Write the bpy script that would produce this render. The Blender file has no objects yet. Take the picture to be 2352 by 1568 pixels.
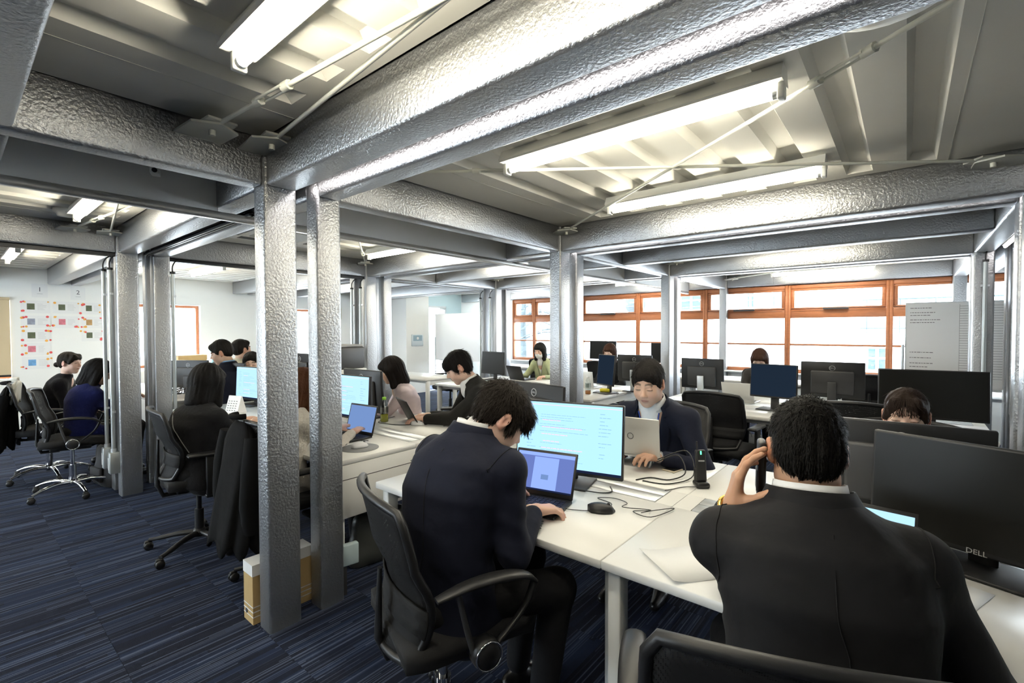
import bpy, bmesh, math, random
import numpy as np
from mathutils import Vector, Matrix
random.seed(7); RNG = np.random.default_rng(7)
SC = bpy.context.scene
COL = SC.collection
R_ = math.radians
# ------------------------------------------------------------------ camera
cam_d = bpy.data.cameras.new('camera'); cam = bpy.data.objects.new('camera', cam_d); COL.objects.link(cam)
cam_d.sensor_width = 36.0; cam_d.lens = 16.64; cam_d.clip_start = 0.02; cam_d.clip_end = 200
YAW, PIT, ROL = R_(39.808), R_(1.384), R_(-0.125)
fw = Vector((-math.sin(YAW)*math.cos(PIT), math.cos(YAW)*math.cos(PIT), -math.sin(PIT)))
rt = Vector((math.cos(YAW), math.sin(YAW), 0)); up = rt.cross(fw)
r2 = rt*math.cos(ROL)+up*math.sin(ROL); u2 = up*math.cos(ROL)-rt*math.sin(ROL)
m = Matrix((r2, u2, -fw)).transposed().to_4x4(); m.translation = Vector((0, 0, 1.48))
cam.matrix_world = m
SC.camera = cam
# ------------------------------------------------------------------ world, exposure
SC.view_settings.view_transform = 'Standard'; SC.view_settings.look = 'None'
SC.view_settings.gamma = 1.0; SC.view_settings.use_curve_mapping = False
SC.view_settings.exposure = 1.38
W = bpy.data.worlds.new('sky'); SC.world = W; W.use_nodes = True
bg = W.node_tree.nodes['Background']; bg.inputs['Color'].default_value = (0.84, 0.93, 1.0, 1); bg.inputs['Strength'].default_value = 8.0
SC.cycles.max_bounces = 7; SC.cycles.diffuse_bounces = 4; SC.cycles.glossy_bounces = 3; SC.cycles.use_adaptive_sampling = True; SC.cycles.adaptive_threshold = 0.03
SC.cycles.transmission_bounces = 6; SC.cycles.transparent_max_bounces = 12
SC.cycles.caustics_reflective = False; SC.cycles.caustics_refractive = False
SC.cycles.sample_clamp_indirect = 6.0
TUBE_E, STRIP_E = 27.0, 6.0

# ------------------------------------------------------------------ materials
MATS = {}
def mat(name, col, rough=0.5, metal=0.0, bump=0.0, bscale=40.0, var=0.0, vscale=6.0, spec=0.5, emit=None, estr=0.0, alpha=1.0, trans=0.0, stretch=(1,1,1), bdist=0.003, ior=1.45, sheen=0.0):
    if name in MATS: return MATS[name]
    M = bpy.data.materials.new(name); M.use_nodes = True; MATS[name] = M
    nt = M.node_tree; b = nt.nodes['Principled BSDF']; L = nt.links
    c = (col[0], col[1], col[2], 1)
    b.inputs['Base Color'].default_value = c; b.inputs['Roughness'].default_value = rough; b.inputs['Metallic'].default_value = metal
    b.inputs['Specular IOR Level'].default_value = spec; b.inputs['Alpha'].default_value = alpha; b.inputs['Transmission Weight'].default_value = trans; b.inputs['IOR'].default_value = ior
    if sheen: b.inputs['Sheen Weight'].default_value = sheen; b.inputs['Sheen Roughness'].default_value = 0.5
    if emit: b.inputs['Emission Color'].default_value = (*emit, 1); b.inputs['Emission Strength'].default_value = estr
    if bump or var:
        tc = nt.nodes.new('ShaderNodeTexCoord'); mp = nt.nodes.new('ShaderNodeMapping'); mp.inputs['Scale'].default_value = stretch
        L.new(tc.outputs['Object'], mp.inputs['Vector'])
    if bump:
        n = nt.nodes.new('ShaderNodeTexNoise'); n.inputs['Scale'].default_value = bscale; n.inputs['Detail'].default_value = 3.0
        L.new(mp.outputs[0], n.inputs['Vector'])
        bp = nt.nodes.new('ShaderNodeBump'); bp.inputs['Strength'].default_value = bump; bp.inputs['Distance'].default_value = bdist
        L.new(n.outputs['Fac'], bp.inputs['Height']); L.new(bp.outputs['Normal'], b.inputs['Normal'])
    if var:
        n2 = nt.nodes.new('ShaderNodeTexNoise'); n2.inputs['Scale'].default_value = vscale; n2.inputs['Detail'].default_value = 4.0
        L.new(mp.outputs[0], n2.inputs['Vector'])
        mx = nt.nodes.new('ShaderNodeMix'); mx.data_type = 'RGBA'
        mx.inputs[6].default_value = tuple(v*(1-var) for v in col)+(1,); mx.inputs[7].default_value = tuple(min(1, v*(1+var)) for v in col)+(1,)
        L.new(n2.outputs['Fac'], mx.inputs[0]); L.new(mx.outputs[2], b.inputs['Base Color'])
    return M
def emission(name, col, strength):
    if name in MATS: return MATS[name]
    M = bpy.data.materials.new(name); M.use_nodes = True; MATS[name] = M
    nt = M.node_tree; nt.nodes.remove(nt.nodes['Principled BSDF'])
    e = nt.nodes.new('ShaderNodeEmission'); e.inputs['Color'].default_value = (*col, 1); e.inputs['Strength'].default_value = strength
    nt.links.new(e.outputs[0], nt.nodes['Material Output'].inputs['Surface']); return M
silver = mat('silver_paint', (0.42, 0.425, 0.435), 0.38, 0.88, bump=0.75, bscale=82, var=0.05, vscale=3, bdist=0.0052)
silver2 = mat('silver_paint_smooth', (0.34, 0.35, 0.365), 0.36, 0.75, bump=0.4, bscale=90, bdist=0.003)
ceil_m = mat('ceiling_paint', (0.78, 0.765, 0.705), 0.75, 0.0, bump=0.05, bscale=8, var=0.06, vscale=2.5)
white_wall = mat('wall_paint', (0.88, 0.88, 0.85), 0.7, bump=0.05, bscale=120)
panel_m = mat('hanging_panel_board', (0.80, 0.80, 0.79), 0.6, var=0.03)
steel_trim = mat('stainless_trim', (0.60, 0.58, 0.55), 0.3, 0.45)
bracket_m = mat('bracket_paint', (0.60, 0.60, 0.54), 0.45, 0.1)
rod_m = mat('rod_paint', (0.72, 0.72, 0.64), 0.4, 0.1)
fix_m = mat('fixture_enamel', (0.88, 0.88, 0.84), 0.4)
tube_m = emission('fluorescent_tube', (1.0, 0.93, 0.75), TUBE_E)
strip_m = emission('led_strip', (1.0, 0.94, 0.92), STRIP_E)
desk_m = mat('desk_laminate', (0.82, 0.815, 0.79), 0.32, var=0.015, vscale=2)
deskside_m = mat('desk_panel', (0.74, 0.74, 0.715), 0.4)
alu_m = mat('aluminium', (0.70, 0.73, 0.75), 0.38, 0.6)
black_p = mat('black_plastic', (0.014, 0.014, 0.015), 0.42, bump=0.05, bscale=500)
grey_p = mat('dark_grey_plastic', (0.045, 0.045, 0.047), 0.45, bump=0.05, bscale=400)
chrome_m = mat('chrome', (0.75, 0.75, 0.77), 0.08, 1.0)
wood_m = mat('window_timber', (0.40, 0.145, 0.060), 0.42, bump=0.1, bscale=30, var=0.22, vscale=9, stretch=(1, 6, 6))
def thin_glass(name, tint, gloss=0.06):
    M = bpy.data.materials.new(name); M.use_nodes = True; nt = M.node_tree; nt.nodes.remove(nt.nodes['Principled BSDF']); MATS[name] = M
    t = nt.nodes.new('ShaderNodeBsdfTransparent'); t.inputs[0].default_value = (*tint, 1); g = nt.nodes.new('ShaderNodeBsdfGlossy'); g.inputs['Roughness'].default_value = 0.02
    mx = nt.nodes.new('ShaderNodeMixShader'); mx.inputs[0].default_value = gloss; nt.links.new(t.outputs[0], mx.inputs[1]); nt.links.new(g.outputs[0], mx.inputs[2]); nt.links.new(mx.outputs[0], nt.nodes['Material Output'].inputs['Surface']); return M
glass_m = thin_glass('window_glass', (0.96, 0.98, 0.99))
paper_m = mat('paper', (0.83, 0.83, 0.82), 0.7)
card_m = mat('cardboard', (0.52, 0.36, 0.16), 0.75, var=0.08, vscale=20)
screen_off = mat('screen_dark', (0.012, 0.012, 0.011), 0.34, spec=0.22)
cable_m = mat('cable_black', (0.012, 0.012, 0.012), 0.4)
whiteb_m = mat('whiteboard_enamel', (0.90, 0.91, 0.92), 0.3)
ink_m = mat('ink_grey', (0.10, 0.10, 0.11), 0.7)
red_m = mat('ink_red', (0.75, 0.10, 0.10), 0.7)
orange_m = mat('ink_orange', (0.85, 0.42, 0.08), 0.7)
logo_m = mat('logo_silver', (0.62, 0.62, 0.62), 0.3, 0.6)

def carpet_mat():
    M = bpy.data.materials.new('striped_carpet'); M.use_nodes = True; nt = M.node_tree; L = nt.links; b = nt.nodes['Principled BSDF']
    b.inputs['Roughness'].default_value = 0.95; b.inputs['Specular IOR Level'].default_value = 0.12
    geo = nt.nodes.new('ShaderNodeNewGeometry'); oi = nt.nodes.new('ShaderNodeObjectInfo')
    sep = nt.nodes.new('ShaderNodeSeparateXYZ'); L.new(geo.outputs['Position'], sep.inputs[0])
    def mth(op, a, b2=None):
        n = nt.nodes.new('ShaderNodeMath'); n.operation = op
        for i, v in enumerate((a, b2)):
            if v is None: continue
            if isinstance(v, (int, float)): n.inputs[i].default_value = v
            else: L.new(v, n.inputs[i])
        return n.outputs[0]
    def stripes(width, lo, seed):
        q = mth('FLOOR', mth('DIVIDE', sep.outputs['X'], width))
        yy = mth('FLOOR', mth('DIVIDE', mth('ADD', sep.outputs['Y'], mth('MULTIPLY', q, 0.37)), 1.0))
        cv = nt.nodes.new('ShaderNodeCombineXYZ'); L.new(q, cv.inputs[0]); L.new(yy, cv.inputs[1]); L.new(mth('ADD', mth('MULTIPLY', oi.outputs['Random'], 40.0), seed), cv.inputs[2])
        wn = nt.nodes.new('ShaderNodeTexWhiteNoise'); wn.noise_dimensions = '3D'; L.new(cv.outputs[0], wn.inputs['Vector'])
        mr = nt.nodes.new('ShaderNodeMapRange'); mr.inputs['From Min'].default_value = lo; mr.inputs['From Max'].default_value = 1.0
        L.new(wn.outputs['Value'], mr.inputs['Value']); return mr.outputs[0]
    s1 = stripes(0.0055, 0.70, 1.0); s2 = stripes(0.033, 0.35, 9.0)
    c1 = nt.nodes.new('ShaderNodeMix'); c1.data_type = 'RGBA'; c1.inputs[6].default_value = (0.015, 0.018, 0.032, 1); c1.inputs[7].default_value = (0.021, 0.032, 0.068, 1); L.new(s2, c1.inputs[0])
    c2 = nt.nodes.new('ShaderNodeMix'); c2.data_type = 'RGBA'; c2.inputs[7].default_value = (0.085, 0.105, 0.16, 1); L.new(s1, c2.inputs[0]); L.new(c1.outputs[2], c2.inputs[6])
    L.new(c2.outputs[2], b.inputs['Base Color'])
    n = nt.nodes.new('ShaderNodeTexNoise'); n.inputs['Scale'].default_value = 260; L.new(geo.outputs['Position'], n.inputs['Vector'])
    bp = nt.nodes.new('ShaderNodeBump'); bp.inputs['Strength'].default_value = 0.6; bp.inputs['Distance'].default_value = 0.004; L.new(n.outputs['Fac'], bp.inputs['Height']); L.new(bp.outputs['Normal'], b.inputs['Normal'])
    return M
carpet = carpet_mat()
def mesh_fabric(name, col, hole=0.35, scale=260):
    M = bpy.data.materials.new(name); M.use_nodes = True; nt = M.node_tree; L = nt.links; b = nt.nodes['Principled BSDF']
    b.inputs['Base Color'].default_value = (*col, 1); b.inputs['Roughness'].default_value = 0.75; b.inputs['Specular IOR Level'].default_value = 0.25
    tc = nt.nodes.new('ShaderNodeTexCoord'); v = nt.nodes.new('ShaderNodeTexVoronoi'); v.inputs['Scale'].default_value = scale; v.inputs['Randomness'].default_value = 0.15
    L.new(tc.outputs['Object'], v.inputs['Vector'])
    lt = nt.nodes.new('ShaderNodeMath'); lt.operation = 'LESS_THAN'; lt.inputs[1].default_value = hole; L.new(v.outputs['Distance'], lt.inputs[0])
    tr = nt.nodes.new('ShaderNodeBsdfTransparent'); mx = nt.nodes.new('ShaderNodeMixShader'); L.new(lt.outputs[0], mx.inputs[0]); L.new(b.outputs[0], mx.inputs[1]); L.new(tr.outputs[0], mx.inputs[2])
    L.new(mx.outputs[0], nt.nodes['Material Output'].inputs['Surface']); return M
chair_mesh = mesh_fabric('chair_mesh', (0.012, 0.012, 0.013), 0.27)
chair_mesh_grey = mesh_fabric('chair_mesh_grey', (0.05, 0.05, 0.052), 0.30)
def skin_mat(name):
    M = bpy.data.materials.new(name); M.use_nodes = True; nt = M.node_tree; L = nt.links; b = nt.nodes['Principled BSDF']
    a = nt.nodes.new('ShaderNodeAttribute'); a.attribute_name = 'Col'; L.new(a.outputs['Color'], b.inputs['Base Color'])
    b.inputs['Roughness'].default_value = 0.48; b.inputs['Specular IOR Level'].default_value = 0.35
    b.inputs['Subsurface Weight'].default_value = 0.12; b.inputs['Subsurface Radius'].default_value = (0.012, 0.005, 0.003); b.inputs['Subsurface Scale'].default_value = 0.6
    n = nt.nodes.new('ShaderNodeTexNoise'); n.inputs['Scale'].default_value = 350; bp = nt.nodes.new('ShaderNodeBump'); bp.inputs['Strength'].default_value = 0.12; bp.inputs['Distance'].default_value = 0.001
    L.new(n.outputs['Fac'], bp.inputs['Height']); L.new(bp.outputs['Normal'], b.inputs['Normal']); return M
skin_m = skin_mat('skin')

# ------------------------------------------------------------------ mesh builder
class MB:
    def __init__(s): s.v = []; s.f = []; s.sm = []
    def add(s, vs, fs, smooth=False):
        o = len(s.v); s.v += [tuple(v) for v in vs]; s.f += [tuple(i+o for i in f) for f in fs]; s.sm += [smooth]*len(fs); return s
    def box(s, a, b, M=None):
        x0, y0, z0 = a; x1, y1, z1 = b
        vs = [(x0,y0,z0),(x1,y0,z0),(x1,y1,z0),(x0,y1,z0),(x0,y0,z1),(x1,y0,z1),(x1,y1,z1),(x0,y1,z1)]
        if M is not None: vs = [M @ Vector(v) for v in vs]
        return s.add(vs, [(0,3,2,1),(4,5,6,7),(0,1,5,4),(1,2,6,5),(2,3,7,6),(3,0,4,7)])
    def rbox(s, a, b, r=0.01, seg=2, M=None, smooth=True):
        bm = bmesh.new(); c = [(p+q)/2 for p, q in zip(a, b)]; d = [abs(q-p) for p, q in zip(a, b)]
        bmesh.ops.create_cube(bm, size=1.0, matrix=Matrix.Translation(c) @ Matrix.Diagonal((*d, 1)))
        bmesh.ops.bevel(bm, geom=bm.edges[:], offset=min(r, min(d)*0.49), segments=seg, profile=0.5, affect='EDGES')
        bm.verts.index_update(); vs = [v.co.copy() for v in bm.verts]
        if M is not None: vs = [M @ v for v in vs]
        s.add(vs, [[v.index for v in f.verts] for f in bm.faces], smooth); bm.free(); return s
    def tube(s, pts, rad, n=8, caps=True, flat=1.0, upv=None):
        pts = [Vector(p) for p in pts]; k = len(pts); rs = rad if hasattr(rad, '__len__') else [rad]*k
        vs = []; prev = None
        for i, p in enumerate(pts):
            t = (pts[min(i+1, k-1)]-pts[max(i-1, 0)]).normalized()
            if prev is None:
                a = Vector(upv) if upv else (Vector((0, 0, 1)) if abs(t.z) < 0.95 else Vector((1, 0, 0)))
            else: a = prev
            a = (a-t*a.dot(t)); a = a.normalized() if a.length > 1e-6 else t.orthogonal().normalized()
            prev = a; b = t.cross(a)
            for j in range(n):
                th = 2*math.pi*j/n; vs.append(p+(a*math.cos(th)*flat+b*math.sin(th))*rs[i])
        fs = [(i*n+j, i*n+(j+1) % n, (i+1)*n+(j+1) % n, (i+1)*n+j) for i in range(k-1) for j in range(n)]
        s.add(vs, fs, True)
        if caps:
            s.add(vs[:n], [tuple(range(n))[::-1]]); s.add(vs[-n:], [tuple(range(n))])
        return s
    def lathe(s, prof, c=(0,0,0), n=16, M=None, ax='z'):
        vs = []
        for r, z in prof:
            for j in range(n):
                th = 2*math.pi*j/n; q = (r*math.cos(th), r*math.sin(th), z)
                if ax == 'y': q = (q[0], q[2], q[1])
                elif ax == 'x': q = (q[2], q[0], q[1])
                q = Vector((q[0]+c[0], q[1]+c[1], q[2]+c[2])); vs.append(M @ q if M is not None else q)
        k = len(prof); fs = [(i*n+j, i*n+(j+1) % n, (i+1)*n+(j+1) % n, (i+1)*n+j) for i in range(k-1) for j in range(n)]
        return s.add(vs, fs, True)
    def cyl(s, a, b, r, n=12, r2=None): return s.tube([a, b], [r, r2 if r2 is not None else r], n)
    def prism(s, pts, d, M=None):
        # polygon in local xz extruded along y from 0 to d
        k = len(pts); vs = [Vector((p[0], 0, p[1])) for p in pts]+[Vector((p[0], d, p[1])) for p in pts]
        if M is not None: vs = [M @ v for v in vs]
        return s.add(vs, [tuple(range(k)), tuple(range(2*k-1, k-1, -1))]+[(i, i+k, (i+1) % k+k, (i+1) % k) for i in range(k)])
    def sheet(s, grid, th, smooth=True):
        # closed thin slab from a grid [rows][cols] of points with thickness along local normals
        nr, nc = len(grid), len(grid[0]); G = np.array([[tuple(p) for p in row] for row in grid], float)
        du = np.gradient(G, axis=1); dv = np.gradient(G, axis=0); N = np.cross(du, dv); N /= np.linalg.norm(N, axis=2, keepdims=True)+1e-9
        T = th if np.isscalar(th) else np.array(th)[..., None]
        A = (G+N*T/2).reshape(-1, 3); B = (G-N*T/2).reshape(-1, 3); o = nr*nc
        fs = []
        for i in range(nr-1):
            for j in range(nc-1):
                a = i*nc+j; fs += [(a, a+1, a+nc+1, a+nc), (o+a, o+a+nc, o+a+nc+1, o+a+1)]
        ring = [j for j in range(nc)]+[i*nc+nc-1 for i in range(1, nr)]+[(nr-1)*nc+j for j in range(nc-2, -1, -1)]+[i*nc for i in range(nr-2, 0, -1)]
        for a, b in zip(ring, ring[1:]+ring[:1]): fs.append((a, o+a, o+b, b))
        return s.add([tuple(v) for v in A]+[tuple(v) for v in B], fs, smooth)
    def mesh(s, name):
        me = bpy.data.meshes.new(name); me.from_pydata([tuple(v) for v in s.v], [], s.f)
        me.polygons.foreach_set('use_smooth', s.sm); me.update(); return me
    def build(s, name, m, parent=None, **kw):
        return link(name, s.mesh(name), m, parent, **kw)
def link(name, me, m, parent=None, label=None, cat=None, group=None, kind=None, loc=None, rz=None):
    o = bpy.data.objects.new(name, me); COL.objects.link(o)
    if m is not None and not me.materials: me.materials.append(m)
    if parent is not None: o.parent = parent
    if loc is not None: o.location = loc
    if rz is not None: o.rotation_euler = (0, 0, rz)
    tag(o, label, cat, group, kind); return o
def tag(o, label=None, cat=None, group=None, kind=None):
    if label: o['label'] = label
    if cat: o['category'] = cat
    if group: o['group'] = group
    if kind: o['kind'] = kind
    return o
def thing(name, label, cat, loc=(0,0,0), rz=0.0, group=None, kind=None):
    o = bpy.data.objects.new(name, None); COL.objects.link(o); o.empty_display_size = 0.1
    o.location = loc; o.rotation_euler = (0, 0, rz); return tag(o, label, cat, group, kind)
def dup(root, loc=None, rz=None, label=None, group=None):
    def cp(o, par):
        c = o.copy(); COL.objects.link(c); c.parent = par
        if par is not None: c.matrix_parent_inverse = o.matrix_parent_inverse.copy()
        for ch in o.children: 
            if ch is not c: cp(ch, c)
        return c
    r = cp(root, None)
    if loc is not None: r.location = loc
    if rz is not None: r.rotation_euler = (0, 0, rz)
    if label: r['label'] = label
    if group: r['group'] = group
    return r
def Mx(loc=(0,0,0), rx=0, ry=0, rz=0):
    return Matrix.Translation(loc) @ Matrix.Rotation(rz, 4, 'Z') @ Matrix.Rotation(ry, 4, 'Y') @ Matrix.Rotation(rx, 4, 'X')
def bez(p0, p1, p2, p3, n=12):
    p0, p1, p2, p3 = map(Vector, (p0, p1, p2, p3)); out = []
    for i in range(n+1):
        t = i/n; u = 1-t; out.append(p0*u**3+p1*3*u*u*t+p2*3*u*t*t+p3*t**3)
    return out
def smooth_path(pts, n=6):
    P = [Vector(p) for p in pts]; out = []
    for i in range(len(P)-1):
        a, b, c, d = P[max(i-1,0)], P[i], P[i+1], P[min(i+2, len(P)-1)]
        for k in range(n):
            t = k/n; out.append(0.5*((2*b)+(c-a)*t+(2*a-5*b+4*c-d)*t*t+(3*b-a-3*c+d)*t**3))
    out.append(P[-1]); return out
# ------------------------------------------------------------------ the building
BZ, CZ, SLAB = 2.172, 2.39, 2.47
P = lambda k: tuple(v+2.51*k for v in (0.985, 1.145, 1.25, 1.385))
XA, XC, XC2, XD, XD2 = (-2.475, -2.355), (-5.48, -5.36), (-5.75, -5.63), (0.46, 0.60), (0.70, 0.84)
XL, XR, YF, YB = -9.82, 4.2, -4.2, 8.66
S = 'structure'
# floor: slab plus carpet tiles
fl = MB().box((XL-0.2, YF-0.2, -0.2), (XR+0.2, YB+0.2, -0.006)).build('floor', carpet, kind=S)
tile_me = MB().rbox((0.0005, 0.0005, -0.006), (0.4995, 0.4995, 0.0), 0.0006, 1, smooth=False).mesh('carpet_tile'); tile_me.materials.append(carpet)
for i in range(-19, 2):
    for j in range(-1, 6):
        x, y = i*0.5+0.12, j*0.5-0.02
        o = bpy.data.objects.new('carpet_tile', tile_me); COL.objects.link(o); o.parent = fl; o.location = (x, y, 0)
MB().box((XL-0.2, YF-0.2, SLAB), (XR+0.2, YB+0.2, SLAB+0.15)).build('ceiling', ceil_m, kind=S)
ceil_root = thing('ceiling_deck', None, None, kind=S)
def deck(x0, x1, y0, y1, off=-1.31):
    b = MB(); z0, z1 = CZ, CZ+0.042; ya, yb = y0+0.07, y1-0.07
    xs = []; k0 = math.ceil((x0+0.30-off)/0.272); x = off+k0*0.272
    while x < x1-0.22: xs.append(x); x += 0.272
    q = lambda a, c, e, d: b.add([a, c, e, d], [(0, 1, 2, 3)])
    cur = x0
    for x in xs:
        a, c = x-0.062, x+0.062; ai, ci = x-0.040, x+0.040
        q((cur, y0, z0), (cur, y1, z0), (a, y1, z0), (a, y0, z0))
        q((a, y0, z0), (a, ya, z0), (c, ya, z0), (c, y0, z0)); q((a, yb, z0), (a, y1, z0), (c, y1, z0), (c, yb, z0))
        q((a, ya, z0), (a, yb, z0), (ai, yb-0.05, z1), (ai, ya+0.05, z1)); q((ci, ya+0.05, z1), (ci, yb-0.05, z1), (c, yb, z0), (c, ya, z0))
        q((ai, ya+0.05, z1), (ai, yb-0.05, z1), (ci, yb-0.05, z1), (ci, ya+0.05, z1))
        q((a, ya, z0), (ai, ya+0.05, z1), (ci, ya+0.05, z1), (c, ya, z0)); q((a, yb, z0), (c, yb, z0), (ci, yb-0.05, z1), (ai, yb-0.05, z1))
        cur = c
    q((cur, y0, z0), (cur, y1, z0), (x1, y1, z0), (x1, y0, z0))
    o = b.build('deck_panel', ceil_m, ceil_root)
    s = MB()
    for xx in (x0+0.32, x1-0.30): s.box((xx-0.0015, y0, z0-0.0015), (xx+0.0015, y1, z0+0.001))
    s.build('seam', bracket_m, o); return o
UNITS_Y = [(-1.125, 0.985), (1.385, 3.495), (3.895, 6.005), (6.405, 8.515)]
for (x0, x1) in ((XA[1], XD[0]), (XC[1], XA[0]), (-9.82, XC2[0]), (XD2[1], 3.6)):
    for (y0, y1) in UNITS_Y: deck(x0, x1, y0, y1)
# columns
def column(xr, y0, y1, label):
    b = MB().rbox((xr[0], y0, -0.01), (xr[1], y1, CZ+0.05), 0.016, 3)
    b.build('steel_column', silver, kind=S, label=label, cat='column')
RN = {1: 'beside the cardboard file box', 2: 'behind the lit centre monitor', 3: 'just in front of the window desks', 0: ''}
cols = {
 (XA, 1): 'front silver column of the pair beside the cardboard file box|rear silver column of the pair beside the cardboard file box',
 (XA, 2): 'near silver column of the pair behind the bright centre monitor|far silver column of the pair behind the bright centre monitor',
 (XA, 3): 'near silver column of the pair left of the logo-backed monitor|far silver column of the pair left of the logo-backed monitor',
 (XC, 1): 'near silver column of the pair with conduits left of the grey-cardigan woman|far silver column of the pair left of the grey-cardigan woman',
 (XC, 2): 'near silver column behind the woman in the pink shirt|far silver column behind the woman in the pink shirt',
 (XC, 3): 'near silver column behind the black square monitor at the whiteboard|far silver column behind the black square monitor at the whiteboard',
 (XC2, 1): 'silver column hidden behind conduits near the poster wall|far silver column hidden behind the conduit pair near posters',
 (XC2, 2): 'dark narrow silver column between two conduits behind the pink shirt|far dark silver column behind conduits and the pink shirt',
 (XC2, 3): 'dark narrow silver column between two conduits by the whiteboard|far dark silver column behind conduits by the whiteboard',
 (XD, 2): 'silver column cut by the photo edge beside the big dark monitors|far silver column at the photo edge beside the dark monitors',
 (XD, 3): 'silver column with one conduit in front of the whiteboard|far silver column right in front of the whiteboard',
 (XD2, 3): 'silver column at the far right edge beyond the conduit column|far silver column at the right edge beyond the conduit column',
}
for (xr, k), lab in cols.items():
    p = P(k-1); la, lb = lab.split('|'); column(xr, p[0], p[1], la); column(xr, p[2], p[3], lb)
for xr, la in ((XA, 'slim silver column against the timber windows'), (XC, 'silver column at the window wall behind the masked woman'), (XD, 'pale silver column at the window wall behind the whiteboard')):
    column(xr, 8.515, 8.65, la)
# beams
def beam(a, b, ax, label=None):
    o = MB().rbox(a, b, 0.014, 2).build('steel_beam', silver, kind=S)
    return o
g = 0.012
for k in range(-1, 3):
    p = P(k)
    for ya, yb in ((p[0]+g, p[1]-0.005), (p[2]+0.005, p[3]-g)):
        for xa, xb in ((XA[1], XD[0]), (XC[1], XA[0]), (-9.8, XC2[0]), (XD2[1], 3.6)):
            beam((xa-0.002, ya, BZ), (xb+0.002, yb, CZ+0.02), 'x')
for xa, xb in ((XA[1], XD[0]), (XC[1], XA[0]), (-8.8, XC2[0]), (XD2[1], 3.6)):
    beam((xa-0.002, 8.515+g, BZ+0.02), (xb+0.002, 8.65, CZ+0.02), 'x')
for xr in (XA, XC, XC2, XD, XD2):
    for (y0, y1) in UNITS_Y:
        beam((xr[0]+0.002, y0-0.002, BZ), (xr[1]-g if xr is XA or xr is XC else xr[1]-0.002, y1+0.002, CZ+0.02), 'y')
for xa, xb in ((XA[1], XD[0]), (XC[1], XA[0]), (-9.8, XC2[0])):
    beam((xa-0.004, 0.035, BZ), (xb+0.004, 0.165, CZ+0.02), 'x'); beam((xa-0.004, 4.68, BZ), (xb+0.004, 4.81, CZ+0.02), 'x')
# dark partition rails under some beams
rail = mat('dark_rail', (0.03, 0.03, 0.032), 0.35, 0.5)
for k, (a, b) in enumerate((((-5.445, -1.1, 2.14), (-5.395, 0.985, 2.175)), ((-5.445, 1.385, 2.14), (-5.395, 3.495, 2.175)), ((-5.36, 1.18, 2.165), (-3.02, 1.215, 2.19)))):
    r = MB(); d = 0.012
    if k < 2: r.box(a, (a[0]+d, b[1], b[2])).box((b[0]-d, a[1], a[2]), b).box((a[0], a[1], b[2]-0.008), b)
    else: r.box(a, (b[0], a[1]+d, b[2])).box((a[0], b[1]-d, a[2]), b).box((a[0], a[1], b[2]-0.008), b)
    r.build('partition_rail', rail, kind=S)
# hanging smoke panel with stainless edge
hp = thing('hanging_panel', 'white hanging partition panel with stainless lower edge below the beams', 'panel', kind=S)
for y0, y1 in ((-1.125, 0.985), (1.385, 3.495), (3.895, 6.005), (6.405, 8.5)):
    MB().box((-3.02, y0-0.01, 2.150), (-2.995, y1+0.02, CZ+0.01)).build('panel_board', panel_m, hp)
MB().rbox((-3.032, -1.12, 2.112), (-2.985, 8.5, 2.152), 0.004, 1).build('edge_trim', steel_trim, hp)
# fluorescent fixtures
def fixture_proto():
    t = thing('fluorescent_fixture', 'x', 'light', group='ceiling fluorescent fixtures')
    MB().prism([(-0.035, 0.0), (-0.06, -0.05), (-0.052, -0.058), (0.052, -0.058), (0.06, -0.05), (0.035, 0.0)], 1.27, Mx((-0.635, 0, 0), rz=-math.pi/2)).build('housing', fix_m, t)
    lt = MB().tube([(-0.60, 0, -0.088), (0.60, 0, -0.088)], 0.0165, 12).build('lamp_tube', tube_m, t)
    for s in (-1, 1):
        MB().rbox((s*0.625-0.012, -0.022, -0.112), (s*0.625+0.012, 0.022, -0.054), 0.006, 2).build('socket', fix_m, t)
        MB().cyl((s*0.598, 0, -0.088), (s*0.616, 0, -0.088), 0.0175, 12).build('tube_cap', alu_m, t)
    return t
fx = [(-0.97, 1.88, 'long bright fluorescent fixture nearest the diagonal brace in the near bay'), (-0.97, 2.98, 'second fluorescent fixture beyond the crossing braces'),
 (-0.97, 0.60, 'fluorescent fixture cut by the top edge above the double brace rods'), (-4.06, 0.64, 'short-looking fluorescent fixture beside the smoke detector'),
 (-4.06, 3.10, 'fluorescent fixture seen under the hanging panel near the cassette'), (-3.5, 7.95, 'far fluorescent fixture before the round-marked window'),
 (-0.97, 8.12, 'far fluorescent fixture above the window desks by the whiteboard'),
 (-4.06, 5.5, 'fluorescent fixture above the masked woman desk'), (-0.97, 5.4, 'fluorescent fixture hidden above the logo-backed monitors'), (-7.6, 2.4, 'fluorescent fixture above the poster-side desks'),
 (-7.6, 4.4, 'fluorescent fixture near the thermostat wall'), (-0.97, -0.62, 'fluorescent fixture in the bay behind the viewer'), (-4.06, -0.6, 'fluorescent fixture in the aisle bay behind the viewer'), (-7.6, 0.5, 'fluorescent fixture above the aisle by the posters'), (2.1, 1.0, 'fluorescent fixture in the neighbouring bay at the right'), (-7.6, 6.95, 'added fluorescent fixture brightening the far whiteboard door'), (-7.6, 1.75, 'added fluorescent fixture brightening the wall over the women by the posters'), (-7.6, -0.7, 'added unseen fluorescent fixture at the aisle end by the left wall'), (-4.06, 4.25, 'added fill fluorescent fixture over the grey draped jacket')]  # fixtures from the whiteboard door on are added to brighten left and back
fp = fixture_proto()
for i, (x, y, la) in enumerate(fx):
    o = fp if i == 0 else dup(fp)
    o.location = (x, y, CZ); o['label'] = la
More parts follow.
